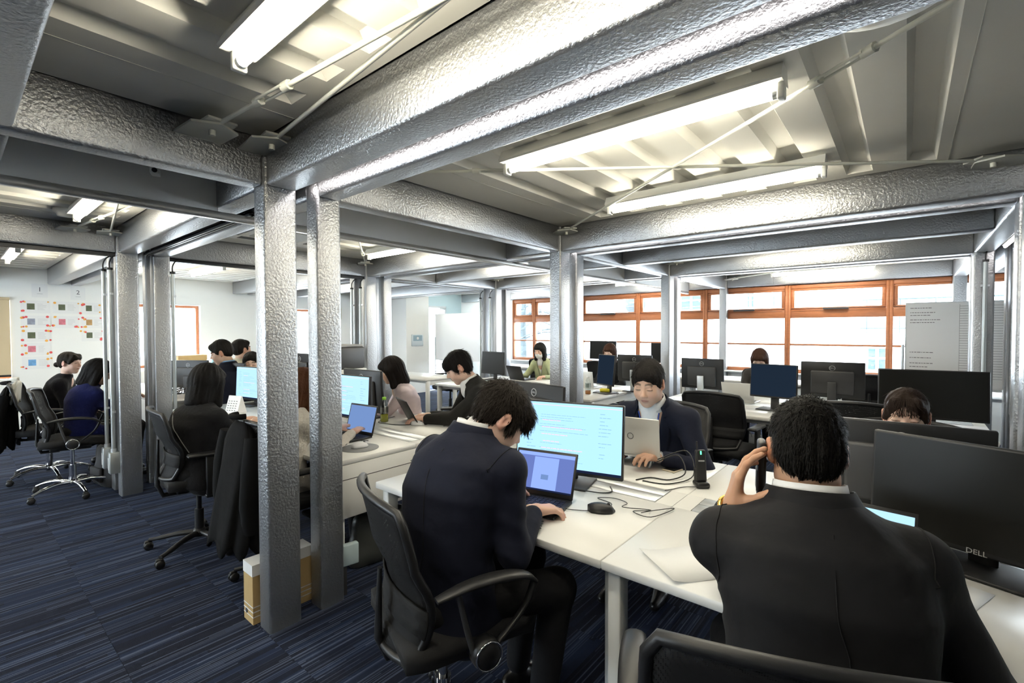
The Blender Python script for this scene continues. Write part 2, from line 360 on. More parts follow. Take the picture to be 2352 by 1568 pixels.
# LED strips in the gaps of paired beams
def strip(x0, x1, y, la):
    t = thing('led_strip_light', la, 'light', ((x0+x1)/2, y, 2.25), 0, 'strip lights between paired beams'); h = (x1-x0)/2
    MB().rbox((-h, -0.02, -0.012), (h, 0.02, 0.012), 0.003, 1).build('housing', fix_m, t)
    MB().tube([(-h+0.02, 0, -0.020), (h-0.02, 0, -0.020)], 0.0085, 10).build('diffuser', strip_m, t)
    for x in np.arange(-h+0.3, h, 0.6): MB().box((x-0.01, -0.045, 0.012), (x+0.01, 0.045, 0.016)).build('clip', fix_m, t)
for x0, x1, k, la in ((-2.46, 0.6, 0, 'bright strip light in the big near beam pair'), (-2.44, 0.45, 1, 'bright strip light in the second beam pair'), (-2.44, 0.45, 2, 'bright strip light in the far beam pair before windows'),
                      (-5.34, -2.5, 2, 'strip light in the far beam pair above the masked woman'), (-8.0, -5.8, 2, 'strip light ending near the whiteboard door')):
    strip(x0, x1, P(k)[1]+0.052, la)
t = thing('led_strip_light', 'strip light running away between the two right-edge columns', 'light', (0.65, 4.95, 2.22), math.pi/2, 'strip lights between paired beams')
MB().rbox((-1.0, -0.02, -0.012), (1.0, 0.02, 0.012), 0.003, 1).build('housing', fix_m, t); MB().tube([(-0.98, 0, -0.022), (0.98, 0, -0.022)], 0.0125, 10).build('diffuser', strip_m, t)
# brace rods with turnbuckles and gusset plates
def brace(a, b, la, tb=0.45, plates=(True, True), r=0.0085):
    t = thing('brace_rod', la, 'brace', (0, 0, 0), 0, 'diagonal ceiling brace rods'); a = Vector(a); b = Vector(b); d = (b-a).normalized(); n = Vector((-d.y, d.x, 0))
    c = a.lerp(b, tb)
    MB().cyl(a, c-d*0.07, r, 8).build('rod', rod_m, t); MB().cyl(c+d*0.07, b, r, 8).build('rod', rod_m, t)
    k = MB()
    for s in (-1, 1): k.cyl(c-d*0.085+n*s*0.014, c+d*0.085+n*s*0.014, 0.0055, 6)
    for s in (-1, 1): k.cyl(c+d*s*0.075, c+d*s*0.115, 0.017, 8)
    k.build('turnbuckle', rod_m, t)
    for s, e, dd in ((plates[0], a, d), (plates[1], b, -d)):
        if not s: continue
        ang = math.atan2(dd.y, dd.x)
        pl = MB().prism([(-0.16, -0.09), (0.05, -0.09), (0.11, 0.0), (0.05, 0.09), (-0.16, 0.09)], 0.009, Mx((e.x, e.y, e.z-0.014), rx=math.pi/2) if False else Mx((e.x, e.y, e.z-0.012), rz=ang) @ Matrix.Rotation(math.pi/2, 4, 'X'))
        pl.build('gusset_plate', bracket_m, t)
        f = MB().box((-0.02, -0.055, -0.002), (0.12, 0.055, 0.007), Mx((e.x, e.y, e.z), rz=ang)); f.build('end_plate', bracket_m, t)
        MB().cyl((e.x+dd.x*0.02, e.y+dd.y*0.02, e.z-0.034), (e.x+dd.x*0.02, e.y+dd.y*0.02, e.z-0.01), 0.013, 6).build('bolt', rod_m, t)
zr = 2.325
brace((-2.25, 3.42, zr), (0.36, 1.47, zr), 'brace rod with turnbuckle crossing in front of the long fixture', 0.795)
brace((-2.25, 1.47, zr), (0.34, 3.40, zr), 'brace rod running nearly level below the second fixture', 0.215)
brace((-2.25, 0.73, zr), (0.36, 0.93, zr), 'upper brace rod with turnbuckle near the dark top-left beam', 0.19, (True, False))
brace((-2.22, 0.96, zr), (0.36, 0.72, zr), 'lower brace rod starting at the front column head', 0.9, (True, False))
brace((-5.25, 0.70, zr), (-3.1, 0.93, zr), 'far left brace rod with turnbuckle beside the detector', 0.25, (True, False))
brace((-5.25, 0.93, zr), (-3.1, 0.62, zr), 'far left brace rod starting at the conduit column', 0.9, (True, False))
brace((-2.25, 5.93, zr), (0.36, 4.9, zr), 'brace rod above the logo-backed monitors', 0.3); brace((-2.25, 8.42, zr), (0.36, 6.5, zr), 'brace rod above the window desks', 0.3)
brace((-5.25, 3.42, zr), (-3.1, 1.9, zr), 'brace rod above the pink shirt woman', 0.3, (True, False)); brace((-5.25, 5.93, zr), (-3.1, 4.9, zr), 'brace rod above the masked woman', 0.3, (True, False))
# ------------------------------------------------------------------ walls and windows
def wall(name, a, b, m=white_wall): return MB().box(a, b).build(name, m, kind=S)
class Win: n = 0
def window(axis, u0, u1, z0, z1, pos, sashes, depth=0.09, fwd=0.04, frost=None):
    # axis 'x': runs along x at y=pos ; axis 'y': runs along y at x=pos
    Win.n += 1; t = thing('window_%d' % Win.n, None, None, kind=S)
    def bx(name, ua, ub, za, zb, d0, d1, m):
        if axis == 'x': return MB().rbox((ua, pos+d0, za), (ub, pos+d1, zb), 0.004, 1).build(name, m, t)
        return MB().rbox((pos+d0, ua, za), (pos+d1, ub, zb), 0.004, 1).build(name, m, t)
    bx('jamb', u0, u0+fwd, z0, z1, -depth/2, depth/2, wood_m); bx('jamb', u1-fwd, u1, z0, z1, -depth/2, depth/2, wood_m)
    for (a, b, kind) in sashes:
        if kind == 'rail': bx('rail', u0+fwd, u1-fwd, a, b, -depth/2+0.006, depth/2-0.006, wood_m)
        elif kind == 'sash':
            w = 0.05; bx('sash_rail', u0+fwd, u1-fwd, b-w*0.7, b, -0.025, 0.025, wood_m); bx('sash_rail', u0+fwd, u1-fwd, a, a+w*0.7, -0.025, 0.025, wood_m)
            bx('sash_stile', u0+fwd, u0+fwd+w, a, b, -0.024, 0.024, wood_m); bx('sash_stile', u1-fwd-w, u1-fwd, a, b, -0.024, 0.024, wood_m)
            bx('pane', u0+fwd+w, u1-fwd-w, a+w*0.7, b-w*0.7, -0.003, 0.003, glass_m)
        else: bx('pane', u0+fwd, u1-fwd, a, b, -0.003, 0.003, frost or glass_m)
    return t, bx
yw = 8.62+0.08
wall('wall_back_lower', (XL, yw-0.05, -0.02), (XR, yw+0.2, 0.79)); wall('wall_back_upper', (XL, yw-0.05, 2.185), (XR, yw+0.2, SLAB)); wall('wall_back_end', (XL, yw-0.05, 0.78), (-7.16, yw+0.2, 2.19))
MB().rbox((-7.16, 8.50, 0.765), (XR, yw+0.05, 0.79), 0.004, 1).build('trim_1', white_wall, kind=S)
mull = [-7.16, -6.524, -5.27, -4.0, -2.735, -1.46, -0.188, 1.08, 2.35]
for i in range(len(mull)-1):
    t, bx = window('x', mull[i], mull[i+1], 0.79, 2.185, 8.65, [(2.12, 2.185, 'rail'), (1.79, 2.12, 'sash'), (1.66, 1.79, 'rail'), (1.255, 1.66, 'pane'), (1.225, 1.255, 'rail'), (0.85, 1.225, 'pane'), (0.79, 0.85, 'rail')])
    xm = (mull[i]+mull[i+1])/2
    if i > 0:
        bx('opener_bar', mull[i]+0.05, mull[i+1]-0.05, 1.797, 1.804, -0.075, -0.063, grey_p); bx('opener_box', xm-0.16, xm+0.16, 1.785, 1.812, -0.09, -0.05, grey_p)
# left wall with window openings
wy = [(0.05, 0.61, 0.80, 1.92), (2.05, 2.98, 0.85, 1.93), (4.2, 5.2, 0.85, 1.93)]
segs = [(YF, 0.05), (0.61, 2.05), (2.98, 4.2), (5.2, 6.9)]
wl = wall('wall_left', (XL-0.2, segs[0][0], -0.02), (XL, segs[0][1], SLAB))
for a, b in segs[1:]: MB().box((XL-0.2, a, -0.02), (XL, b, SLAB)).build('wall_piece', white_wall, wl)
for a, b, z0, z1 in wy:
    MB().box((XL-0.2, a, -0.02), (XL, b, z0)).build('wall_piece', white_wall, wl); MB().box((XL-0.2, a, z1), (XL, b, SLAB)).build('wall_piece', white_wall, wl)
    window('y', a, b, z0, z1, XL-0.14, [(z1-0.045, z1, 'rail'), (z0+0.045, z1-0.045, 'pane'), (z0, z0+0.045, 'rail')], 0.08, 0.045)
wall('wall_front_lower', (XL, YF-0.2, -0.02), (XR, YF, 0.79)); wall('wall_front_upper', (XL, YF-0.2, 2.185), (XR, YF, SLAB)); wall('wall_front_side', (XL+6.009, YF-0.2, 0.78), (XR, YF, 2.19))
for i in range(3): window('x', XL+i*2.003, XL+(i+1)*2.003, 0.79, 2.185, YF-0.08, [(2.12, 2.185, 'rail'), (1.66, 1.79, 'rail'), (1.79, 2.12, 'pane'), (0.85, 1.66, 'pane'), (0.79, 0.85, 'rail')])
wall('wall_right', (XR, YF, -0.02), (XR+0.2, YB, SLAB))
wall('wall_alcove', (XL, 6.85, -0.02), (-8.89, 7.0, SLAB)); w2 = wall('wall_door', (-9.0, 7.0, -0.02), (-8.89, 7.52, SLAB))
MB().box((-9.0, 8.13, -0.02), (-8.93, YB, SLAB)).build('wall_piece', mat('pale_blue_wall', (0.62, 0.78, 0.82), 0.6), w2); MB().box((-9.0, 7.52, 2.08), (-8.93, 8.13, SLAB)).build('wall_piece', MATS['pale_blue_wall'], w2)
dr = thing('door_1', None, None, kind=S)
MB().box((-8.99, 7.57, 0.02), (-8.98, 8.08, 2.03)).build('pane', glass_m, dr)
MB().box((-9.0, 7.52, 0), (-8.94, 7.57, 2.08)).box((-9.0, 8.08, 0), (-8.94, 8.13, 2.08)).box((-9.0, 7.57, 2.03), (-8.94, 8.08, 2.08)).build('door_frame', alu_m, dr)
MB().rbox((-8.96, 7.9, 1.99), (-8.91, 8.1, 2.04), 0.005, 1).build('door_closer', alu_m, dr)
MB().box((XL, 0.0, 0), (XL+0.012, 6.85, 0.06)).build('baseboard_left', white_wall, kind=S)
# outside: pale buildings, a tree and a railing, all in full daylight
outw = mat('facade_white', (0.9, 0.91, 0.92), 0.8); outg = mat('facade_glass', (0.03, 0.055, 0.062), 0.5)
def facade(name, label, x0, x1, y, h, wins):
    t = thing(name, label, 'building', ((x0+x1)/2, y, -3)); b = MB().box((-(x1-x0)/2, 0, 0), ((x1-x0)/2, 0.5, h+3)).build('wall', outw, t)
    for (cx, cz, w, hh) in wins:
        f = MB().box((cx-w/2, -0.02, cz-hh/2+3), (cx+w/2, 0.03, cz+hh/2+3)).build('window', outg, t)
        MB().box((cx-0.03, -0.05, cz-hh/2+3), (cx+0.03, -0.02, cz+hh/2+3)).build('glazing_bar', outw, f); MB().box((cx-w/2, -0.062, cz+3), (cx+w/2, -0.051, cz+3.05)).build('glazing_bar', outw, f)
facade('building', 'white house across the street with pale blue windows', -14, 1.5, 15.5, 3.1, [(0.90, 2.40, 0.66, 0.52), (2.65, 2.47, 0.16, 0.62), (3.23, 2.47, 0.10, 0.62)])
facade('building', 'pale house seen behind the whiteboard window', -1.4, 6.2, 14.0, 1.15, [(-2.92, 0.78, 0.34, 0.5), (-0.8, 0.5, 0.8, 1.0)])
t = thing('outdoor_mirror', 'round pale blue convex disc outside the upper windows', 'mirror', (-5.2, 11.0, 2.13))
MB().lathe([(0.0, -0.06), (0.15, -0.05), (0.25, -0.02), (0.275, 0.02), (0.275, 0.05), (0, 0.06)], ax='y', n=28).build('disc', mat('mirror_blue', (0.040, 0.052, 0.058), 0.6), t)
MB().cyl((0, 0.1, -4), (0, 0.1, -0.1), 0.04, 8).build('post', outw, t)
tr = thing('tree', 'bare pale tree with thin drooping branches outside the left windows', 'tree', (-9.3, 11.6, -2.5))
bark = mat('bark_pale', (0.035, 0.046, 0.050), 0.9)
MB().tube([(0, 0, 0), (0.1, 0, 2), (0.0, 0.1, 4.2), (0.2, 0, 6)], [0.16, 0.13, 0.1, 0.03], 8).build('trunk', bark, tr)
rr = random.Random(3)
for i in range(16):
    z = 2.9+rr.random()*2.4; s = 1 if i % 3 else -1; ln = 1.5+rr.random()*2.2; dy = rr.uniform(-0.7, 0.7)
    p = [(0, 0, z), (s*ln*0.35, dy*0.4, z+0.25), (s*ln*0.7, dy*0.8, z+0.15), (s*ln, dy, z-0.25)]
    b = MB().tube(smooth_path(p, 4), [0.03]*5+[0.018]*4+[0.012]*4, 5)
    for k in range(5):
        q = Vector(p[1]).lerp(Vector(p[3]), rr.random()); e = q+Vector((s*rr.uniform(0.2, 0.7), rr.uniform(-0.3, 0.3), rr.uniform(-0.4, 0.3))); b.tube([q, q.lerp(e, 0.5)+Vector((0, 0, 0.05)), e], [0.012, 0.009, 0.004], 4)
    b.build('branch', bark, tr)
rl = thing('railing', 'thin pale balcony railing outside the whiteboard window', 'railing', (0.9, 11.5, 1.9)); MB().cyl((-1.6, 0, 0.15), (1.6, 0, 0.15), 0.015, 6).cyl((-1.6, 0, -0.4), (1.6, 0, -0.4), 0.012, 6).build('rail', outg, rl)
for k in range(7): MB().cyl((-1.5+k*0.5, 0, -0.5), (-1.5+k*0.5, 0, 0.15), 0.01, 5).build('post', outg, rl)
MB().box((-40, 9.2, -3.1), (30, 40, -3.0)).build('ground', mat('street', (0.6, 0.6, 0.6), 0.9), kind=S)
# conduits with switch boxes
def conduit(x, y, z0, la, box=True, zt=2.02):
    t = thing('conduit_pipe', la, 'pipe', (x, y, 0), 0, 'vertical conduit pipes on the columns')
    MB().cyl((0, 0, z0), (0, 0, zt), 0.016, 10).build('pipe', mat('conduit_grey', (0.50, 0.53, 0.53), 0.35, 0.6), t)
    MB().cyl((0, 0, zt), (0, 0, zt+0.02), 0.022, 10).build('end_bush', black_p, t); MB().tube(smooth_path([(0, 0, zt), (0, 0.0, zt+0.07), (0.02, 0.02, zt+0.12), (0.03, 0.06, BZ-0.01)], 4), 0.006, 6).build('cable', cable_m, t)
    for z in (z0+0.35, zt-0.22):
        MB().box((-0.03, -0.004, z), (0.03, 0.018, z+0.018)).build('clamp', alu_m, t)
    if box:
        MB().rbox((-0.035, -0.035, z0-0.19), (0.04, 0.045, z0), 0.006, 2).build('outlet_box', MATS['conduit_grey'], t); MB().box((-0.022, -0.0375, z0-0.16), (0.0, -0.034, z0-0.05)).build('socket_plate', paper_m, t)
        MB().cyl((0, 0, z0), (0, 0, z0+0.03), 0.022, 10).build('gland', alu_m, t)
conduit(-5.60, 0.935, 0.42, 'conduit pipe with outlet box nearest the poster wall'); conduit(-5.43, 0.95, 0.40, 'conduit pipe with outlet box on the column by the black backpack')
conduit(-5.62, 3.45, 0.1, 'left conduit pipe behind the pink shirt', False); conduit(-5.43, 3.455, 0.1, 'right conduit pipe behind the pink shirt', False)
conduit(-5.68, 5.96, 0.1, 'left conduit pipe next to the whiteboard', False); conduit(-5.46, 5.965, 0.1, 'right conduit pipe next to the whiteboard', False)
conduit(0.535, 5.965, 0.1, 'conduit pipe on the right column before the windows', False, 2.08)
conduit(-5.375, 1.405, 0.1, 'conduit pipe on the back of the left column pair', False)
# ------------------------------------------------------------------ furniture builders
def text_mesh(body, size):
    cu = bpy.data.curves.new('t', 'FONT'); cu.body = body; cu.size = size; cu.align_x = 'CENTER'; cu.align_y = 'CENTER'; cu.extrude = 0.0004; cu.resolution_u = 2
    o = bpy.data.objects.new('t', cu); COL.objects.link(o); dg = bpy.context.evaluated_depsgraph_get()
    me = bpy.data.meshes.new_from_object(o.evaluated_get(dg)); bpy.data.objects.remove(o); bpy.data.curves.remove(cu); me.materials.clear(); return me
DELL = text_mesh('DELL', 0.022)
def desk(label, x0, x1, y0, y1, left_end=False, right_end=None, z=0.74, mid=True, leg_mid=False):
    t = thing('desk', label, 'desk', (x0, y0, 0), 0, 'white office desks'); w, d = x1-x0, y1-y0; c = d/2
    if mid:
        MB().rbox((0.001, 0, z-0.03), (w-0.001, c-0.095, z), 0.003, 1).build('desktop', desk_m, t); MB().rbox((0.001, c+0.095, z-0.03), (w-0.001, d, z), 0.003, 1).build('desktop', desk_m, t)
        MB().box((0.001, c-0.0945, z-0.03), (0.075, c+0.0945, z-0.001)).build('joint_cover', desk_m, t); MB().box((w-0.075, c-0.0945, z-0.03), (w-0.001, c+0.0945, z-0.001)).build('joint_cover', desk_m, t)
        MB().box((0.075, c-0.094, z-0.04), (w-0.075, c+0.094, z-0.025)).build('cable_tray', black_p, t)
        for a, b in ((-0.088, -0.006), (0.004, 0.082)): MB().rbox((0.078, c+a, z-0.008), (w-0.078, c+b, z+0.001), 0.001, 1).build('tray_lid', alu_m, t)
    else: MB().rbox((0.001, 0, z-0.03), (w-0.001, d, z), 0.003, 1).build('desktop', desk_m, t)
    MB().box((0.05, 0.10, z-0.075), (w-0.05, 0.14, z-0.03)).build('apron_beam', deskside_m, t); MB().box((0.05, d-0.14, z-0.075), (w-0.05, d-0.10, z-0.03)).build('apron_beam', deskside_m, t)
    def leg(x): MB().rbox((x, 0.04, 0), (x+0.045, 0.10, z-0.031), 0.004, 1).build('leg', deskside_m, t); MB().rbox((x, d-0.10, 0), (x+0.045, d-0.04, z-0.031), 0.004, 1).build('leg', deskside_m, t); MB().box((x+0.008, 0.10, z-0.10), (x+0.038, d-0.10, z-0.031)).build('crossbar', deskside_m, t)
    leg(0.004)
    if right_end == 'panel':
        MB().rbox((w-0.022, 0.02, 0.40), (w-0.004, d-0.02, z-0.031), 0.003, 1).build('end_panel', desk_m, t); MB().box((w-0.0038, 0.02, z-0.118), (w-0.003, d-0.02, z-0.114)).build('panel_groove', grey_p, t)
        leg(w-0.07)
    elif right_end: leg(w-0.05)
    if leg_mid: MB().rbox((w-0.03, 0.08, 0.0), (w+0.03, 0.13, z-0.031), 0.006, 1).build('joint_leg', alu_m, t)
    return t
def caster(b, p):
    x, y = p
    for s in (-1, 1): b.lathe([(0.0, s*0.006), (0.022, s*0.006), (0.027, s*0.012), (0.026, s*0.020), (0.018, s*0.025), (0, s*0.026)], (x, y, 0.027), 12, ax='x')
    b.rbox((x-0.013, y-0.022, 0.03), (x+0.013, y+0.018, 0.062), 0.008, 2)
    return b
CH = {}
def chair_meshes(style):
    # shared part meshes: list of (name, mesh, material, parent part index or None)
    if style in CH: return CH[style]
    out = []; chrome = style in ('loop', 'loopb'); legm = chrome_m if style == 'loop' else black_p
    def add(name, b, m, par=None): me = b.mesh(name); me.materials.append(m); out.append((name, me, par)); return len(out)-1
    fab = mat('chair_fabric', (0.011, 0.011, 0.012), 0.85, bump=0.3, bscale=300, bdist=0.002)
    b = MB(); G = []
    for i in range(9):
        v = i/8; row = []
        for j in range(9):
            u = j/8*2-1; w = 0.235*(1-0.10*v*v); ed = max(abs(u), abs(v*2-1)); r = 1-0.0
            x = u*w*(1-0.10*max(0, abs(v*2-1)-0.6)**2*6); y = -0.22+v*0.46
            row.append((x, y, 0.482+0.018*(1-u*u)*(1-(v*2-1)**4)-0.03*max(0, v-0.75)**2*16+0.01*abs(u)))
        G.append(row)
    b.sheet(G, 0.058); add('seat', b, fab)
    b = MB().rbox((-0.11, -0.16, 0.41), (0.11, 0.12, 0.455), 0.01, 2); add('seat_mechanism', b, black_p)
    # backrest
    z0, z1 = (0.45, 0.965) if style != 't' else (0.52, 0.975)
    def by(v): return -0.235+0.045*math.sin(min(1, v/0.62)*math.pi)*1.0-0.13*max(0, v-0.45)**1.5
    def bw(v): return (0.185+0.055*math.sin(min(1.0, v/0.8)*math.pi*0.62))*(1 if v < 0.9 else 1-0.10*((v-0.9)/0.1)**2)
    G = []; nr, nc = 15, 11
    for i in range(nr):
        v = i/(nr-1); row = []
        for j in range(nc):
            u = j/(nc-1)*2-1; zz = z0+(z1-z0)*v-0.018*u*u*(1 if v > 0.5 else -1)*abs(v*2-1)
            row.append((u*bw(v), by(v)+0.045*u*u, zz))
        G.append(row)
    bi = add('backrest', MB().sheet(G, 0.010), chair_mesh_grey if style == 'grey' else chair_mesh)
    ring = [G[0][j] for j in range(nc)]+[G[i][nc-1] for i in range(1, nr)]+[G[nr-1][j] for j in range(nc-2, -1, -1)]+[G[i][0] for i in range(nr-2, 0, -1)]
    fr = MB().tube(ring+[ring[0]], 0.014, 8, caps=False); add('back_frame', fr, grey_p if style == 'grey' else black_p, bi)
    L = []
    for i in range(4):
        v = 0.20+i*0.06; L.append([(u*(bw(v)+0.008), by(v)+0.045*u*u-0.014, z0+(z1-z0)*v) for u in np.linspace(-1, 1, 9)])
    add('lumbar_band', MB().sheet(L, 0.006), fab, bi)
    sp = MB().tube([(0, -0.10, 0.40), (0, -0.22, 0.40), (0, by(0.1)-0.035, 0.47), (0, by(0.5)-0.03, z0+0.25)], [0.025, 0.025, 0.022, 0.012], 8, flat=0.6); add('back_support', sp, black_p)
    for s in (-1, 1):
        X = s*0.275
        if style in ('loop', 'loopb', 'grey'):
            pad = smooth_path([(X, -0.15, 0.697), (X, -0.05, 0.714), (X, 0.06, 0.714), (X, 0.15, 0.697), (X*0.995, 0.19, 0.667)], 4)
            a = add('armrest', MB().tube(pad, [0.018+0.014*math.sin(math.pi*min(1, i/(len(pad)-1)*1.05)) for i in range(len(pad))], 10, flat=0.42), chrome_m if False else black_p)
            add('arm_support', MB().tube(smooth_path([(X, -0.08, 0.697), (X*0.99, -0.055, 0.592), (X*0.97, -0.03, 0.502)], 4), 0.0095, 8), black_p if style != 'loop' else grey_p, a)
            add('arm_support', MB().tube(smooth_path([(X*0.995, 0.19, 0.672), (X*0.99, 0.15, 0.592), (X*0.98, 0.05, 0.502)], 4), [0.016]*4+[0.012]*5, 8, flat=0.6), black_p, a)
            add('arm_disc', MB().lathe([(0, s*0.03), (0.03, s*0.03), (0.043, s*0.022), (0.048, s*0.008), (0.048, -s*0.02), (0, -s*0.02)], (X, 0.01, 0.492), 20, ax='x'), black_p)
            add('disc_ring', MB().tube([(X+s*0.024, 0.01+0.043*math.cos(t), 0.492+0.043*math.sin(t)) for t in np.linspace(0, 2*math.pi, 21)], 0.0035, 6), chrome_m, a)
        else:
            a = add('armrest', MB().rbox((X-0.035, -0.13, 0.675), (X+0.035, 0.14, 0.70), 0.012, 2), black_p)
            add('arm_support', MB().rbox((X-0.012, -0.03, 0.42), (X+0.012, 0.05, 0.68), 0.008, 2), black_p, a)
            add('arm_bracket', MB().rbox((min(X, s*0.15), -0.03, 0.40), (max(X, s*0.15), 0.05, 0.425), 0.006, 1), black_p)
    add('gas_lift', MB().cyl((0, -0.02, 0.11), (0, -0.02, 0.26), 0.027, 14).cyl((0, -0.02, 0.26), (0, -0.02, 0.415), 0.016, 12), chrome_m if chrome else black_p)
    add('base_hub', MB().lathe([(0, 0.075), (0.036, 0.075), (0.040, 0.09), (0.034, 0.125), (0, 0.13)], (0, -0.02, 0), 14), legm)
    for k in range(5):
        th = 2*math.pi*k/5+0.35; dx, dy = math.cos(th), math.sin(th)
        pth = [(0.02*dx, 0.02*dy-0.02, 0.10), (0.13*dx, 0.13*dy-0.02, 0.112 if chrome else 0.095), (0.24*dx, 0.24*dy-0.02, 0.092 if chrome else 0.075), (0.31*dx, 0.31*dy-0.02, 0.066)]
        l = add('leg', MB().tube(smooth_path(pth, 4), [0.022]*5+[0.019]*4+[0.015]*4, 8, flat=0.8), legm)
        add('caster', caster(MB(), (0.315*dx, 0.315*dy-0.02)), black_p, l)
    CH[style] = out; return out
def chair(label, loc, face, style='loop', group='office chairs', name='office_chair'):
    """face: heading in degrees, 0 = facing +y, positive anticlockwise"""
    t = thing(name, label, 'chair', (loc[0], loc[1], 0), R_(face), group); os_ = []
    for nm, me, par in chair_meshes(style):
        o = bpy.data.objects.new(nm, me); COL.objects.link(o); o.parent = os_[par] if par is not None else t; os_.append(o)
    return t
scr = {}
def screen(key):
    if key == 'off': return screen_off
    c = {'blue': ((0.42, 0.74, 1.0), 0.50), 'dim': ((0.17, 0.24, 0.62), 0.36), 'slate': ((0.045, 0.08, 0.14), 0.12), 'navy': ((0.20, 0.33, 0.66), 0.36), 'white': ((0.46, 0.76, 1.0), 0.48)}[key]
    return emission('screen_'+key, *c)
txt_m = emission('screen_text', (0.26, 0.50, 0.76), 0.40); pink_m = emission('screen_pink', (0.86, 0.62, 0.88), 0.50); dark_ui = emission('screen_dark_ui', (0.02, 0.03, 0.08), 0.25); lite_ui = emission('screen_light_ui', (0.30, 0.44, 0.98), 0.44)
def rows(b, rng, x0, x1, z0, z1, step, y, hgt=0.0022, fill=0.75):
    z = z1
    while z > z0:
        if rng.random() < fill:
            x = x0+rng.random()*0.01
            e = x0+(x1-x0)*rng.uniform(0.35, 1.0)
            while x < e:
                l = rng.uniform(0.006, 0.03); b.add([(x, y, z), (min(x+l, e), y, z), (min(x+l, e), y, z+hgt), (x, y, z+hgt)], [(0, 1, 2, 3)]); x += l+0.003
        z -= step
def monitor(label, loc, face, w=0.54, h=0.325, zb=0.80, scr_key='off', tilt=4, back_logo=True, front_logo=False, desk_z=0.741, base=True, content=None, group='desktop monitors', curved=0.0, stand='grey'):
    """display looks along local -y; face 0 = display toward -y"""
    t = thing('monitor', label, 'monitor', (loc[0], loc[1], desk_z), R_(face), group); z0 = zb-desk_z; T = Mx((0, 0, z0+h/2), rx=R_(-tilt))
    cas = MB().rbox((-w/2, -0.012, -h/2), (w/2, 0.012, h/2), 0.006, 2, T).build('casing', black_p, t)
    MB().rbox((-w*0.34, 0.008, -h*0.40), (w*0.34, 0.034, h*0.25), 0.018, 2, T).build('rear_housing', grey_p, t)
    e = 0.008; yb = -0.0126
    MB().add([T @ Vector(p) for p in ((-w/2+e, yb, -h/2+0.016), (w/2-e, yb, -h/2+0.016), (w/2-e, yb, h/2-e), (-w/2+e, yb, h/2-e))], [(0, 1, 2, 3)]).build('display', screen(scr_key), t)
    rng = random.Random(hash(label) % 999 if False else len(label)*7+3)
    if scr_key in ('blue', 'white') and content != 'none':
        b = MB(); rows(b, rng, -w*0.40, -w*0.30, -h*0.36, h*0.34, 0.016, yb-0.0006); rows(b, rng, -w*0.27, w*0.22, -h*0.36, h*0.30, 0.0115, yb-0.0006, 0.0016); rows(b, rng, w*0.28, w*0.42, -h*0.30, h*0.36, 0.017, yb-0.0006)
        b.v = [T @ Vector(p) for p in b.v]; b.build('screen_text', txt_m, t, kind='stuff')
        b = MB(); rows(b, rng, -w*0.25, w*0.15, -h*0.30, h*0.22, 0.034, yb-0.0007, 0.004, 0.8); b.add([(-w/2+e, yb-0.0005, h/2-e-0.014), (w/2-e, yb-0.0005, h/2-e-0.014), (w/2-e, yb-0.0005, h/2-e-0.011), (-w/2+e, yb-0.0005, h/2-e-0.011)], [(0, 1, 2, 3)])
        b.v = [T @ Vector(p) for p in b.v]; b.build('screen_highlights', pink_m, t, kind='stuff')
        MB().add([T @ Vector(p) for p in ((-w/2+e, yb-0.0005, -h/2+0.016), (w/2-e, yb-0.0005, -h/2+0.016), (w/2-e, yb-0.0005, -h/2+0.028), (-w/2+e, yb-0.0005, -h/2+0.028))], [(0, 1, 2, 3)]).build('taskbar', dark_ui, t)
    if back_logo:
        lg = MB().tube([T @ Vector((0.022*math.cos(a), 0.0135, h*0.33+0.022*math.sin(a))) for a in np.linspace(0, 2*math.pi, 25)], 0.0022, 5, caps=False).build('logo_ring', logo_m, t)
        o = link('logo_letters', DELL, logo_m, lg); o.matrix_local = T @ Mx((0, 0.0135, h*0.33), rx=math.pi/2) @ Matrix.Rotation(math.pi, 4, 'Y') @ Matrix.Diagonal((0.66, 0.66, 1, 1))
    if front_logo:
        o = link('logo_letters', DELL, logo_m, t); o.matrix_local = T @ Mx((0, -0.0128, -h/2+0.009), rx=math.pi/2)
    if base:
        sm = grey_p if stand == 'grey' else (alu_m if stand == 'silver' else black_p)
        MB().rbox((-0.035, 0.030, 0.004), (0.035, 0.052, z0+h*0.45), 0.006, 2, Mx(rx=R_(-3))).build('stand_neck', sm, t)
        MB().rbox((-0.12, -0.10, 0.0), (0.12, 0.09, 0.010), 0.004, 2).build('stand_base', sm if stand != 'silver' else black_p, t)
    return t
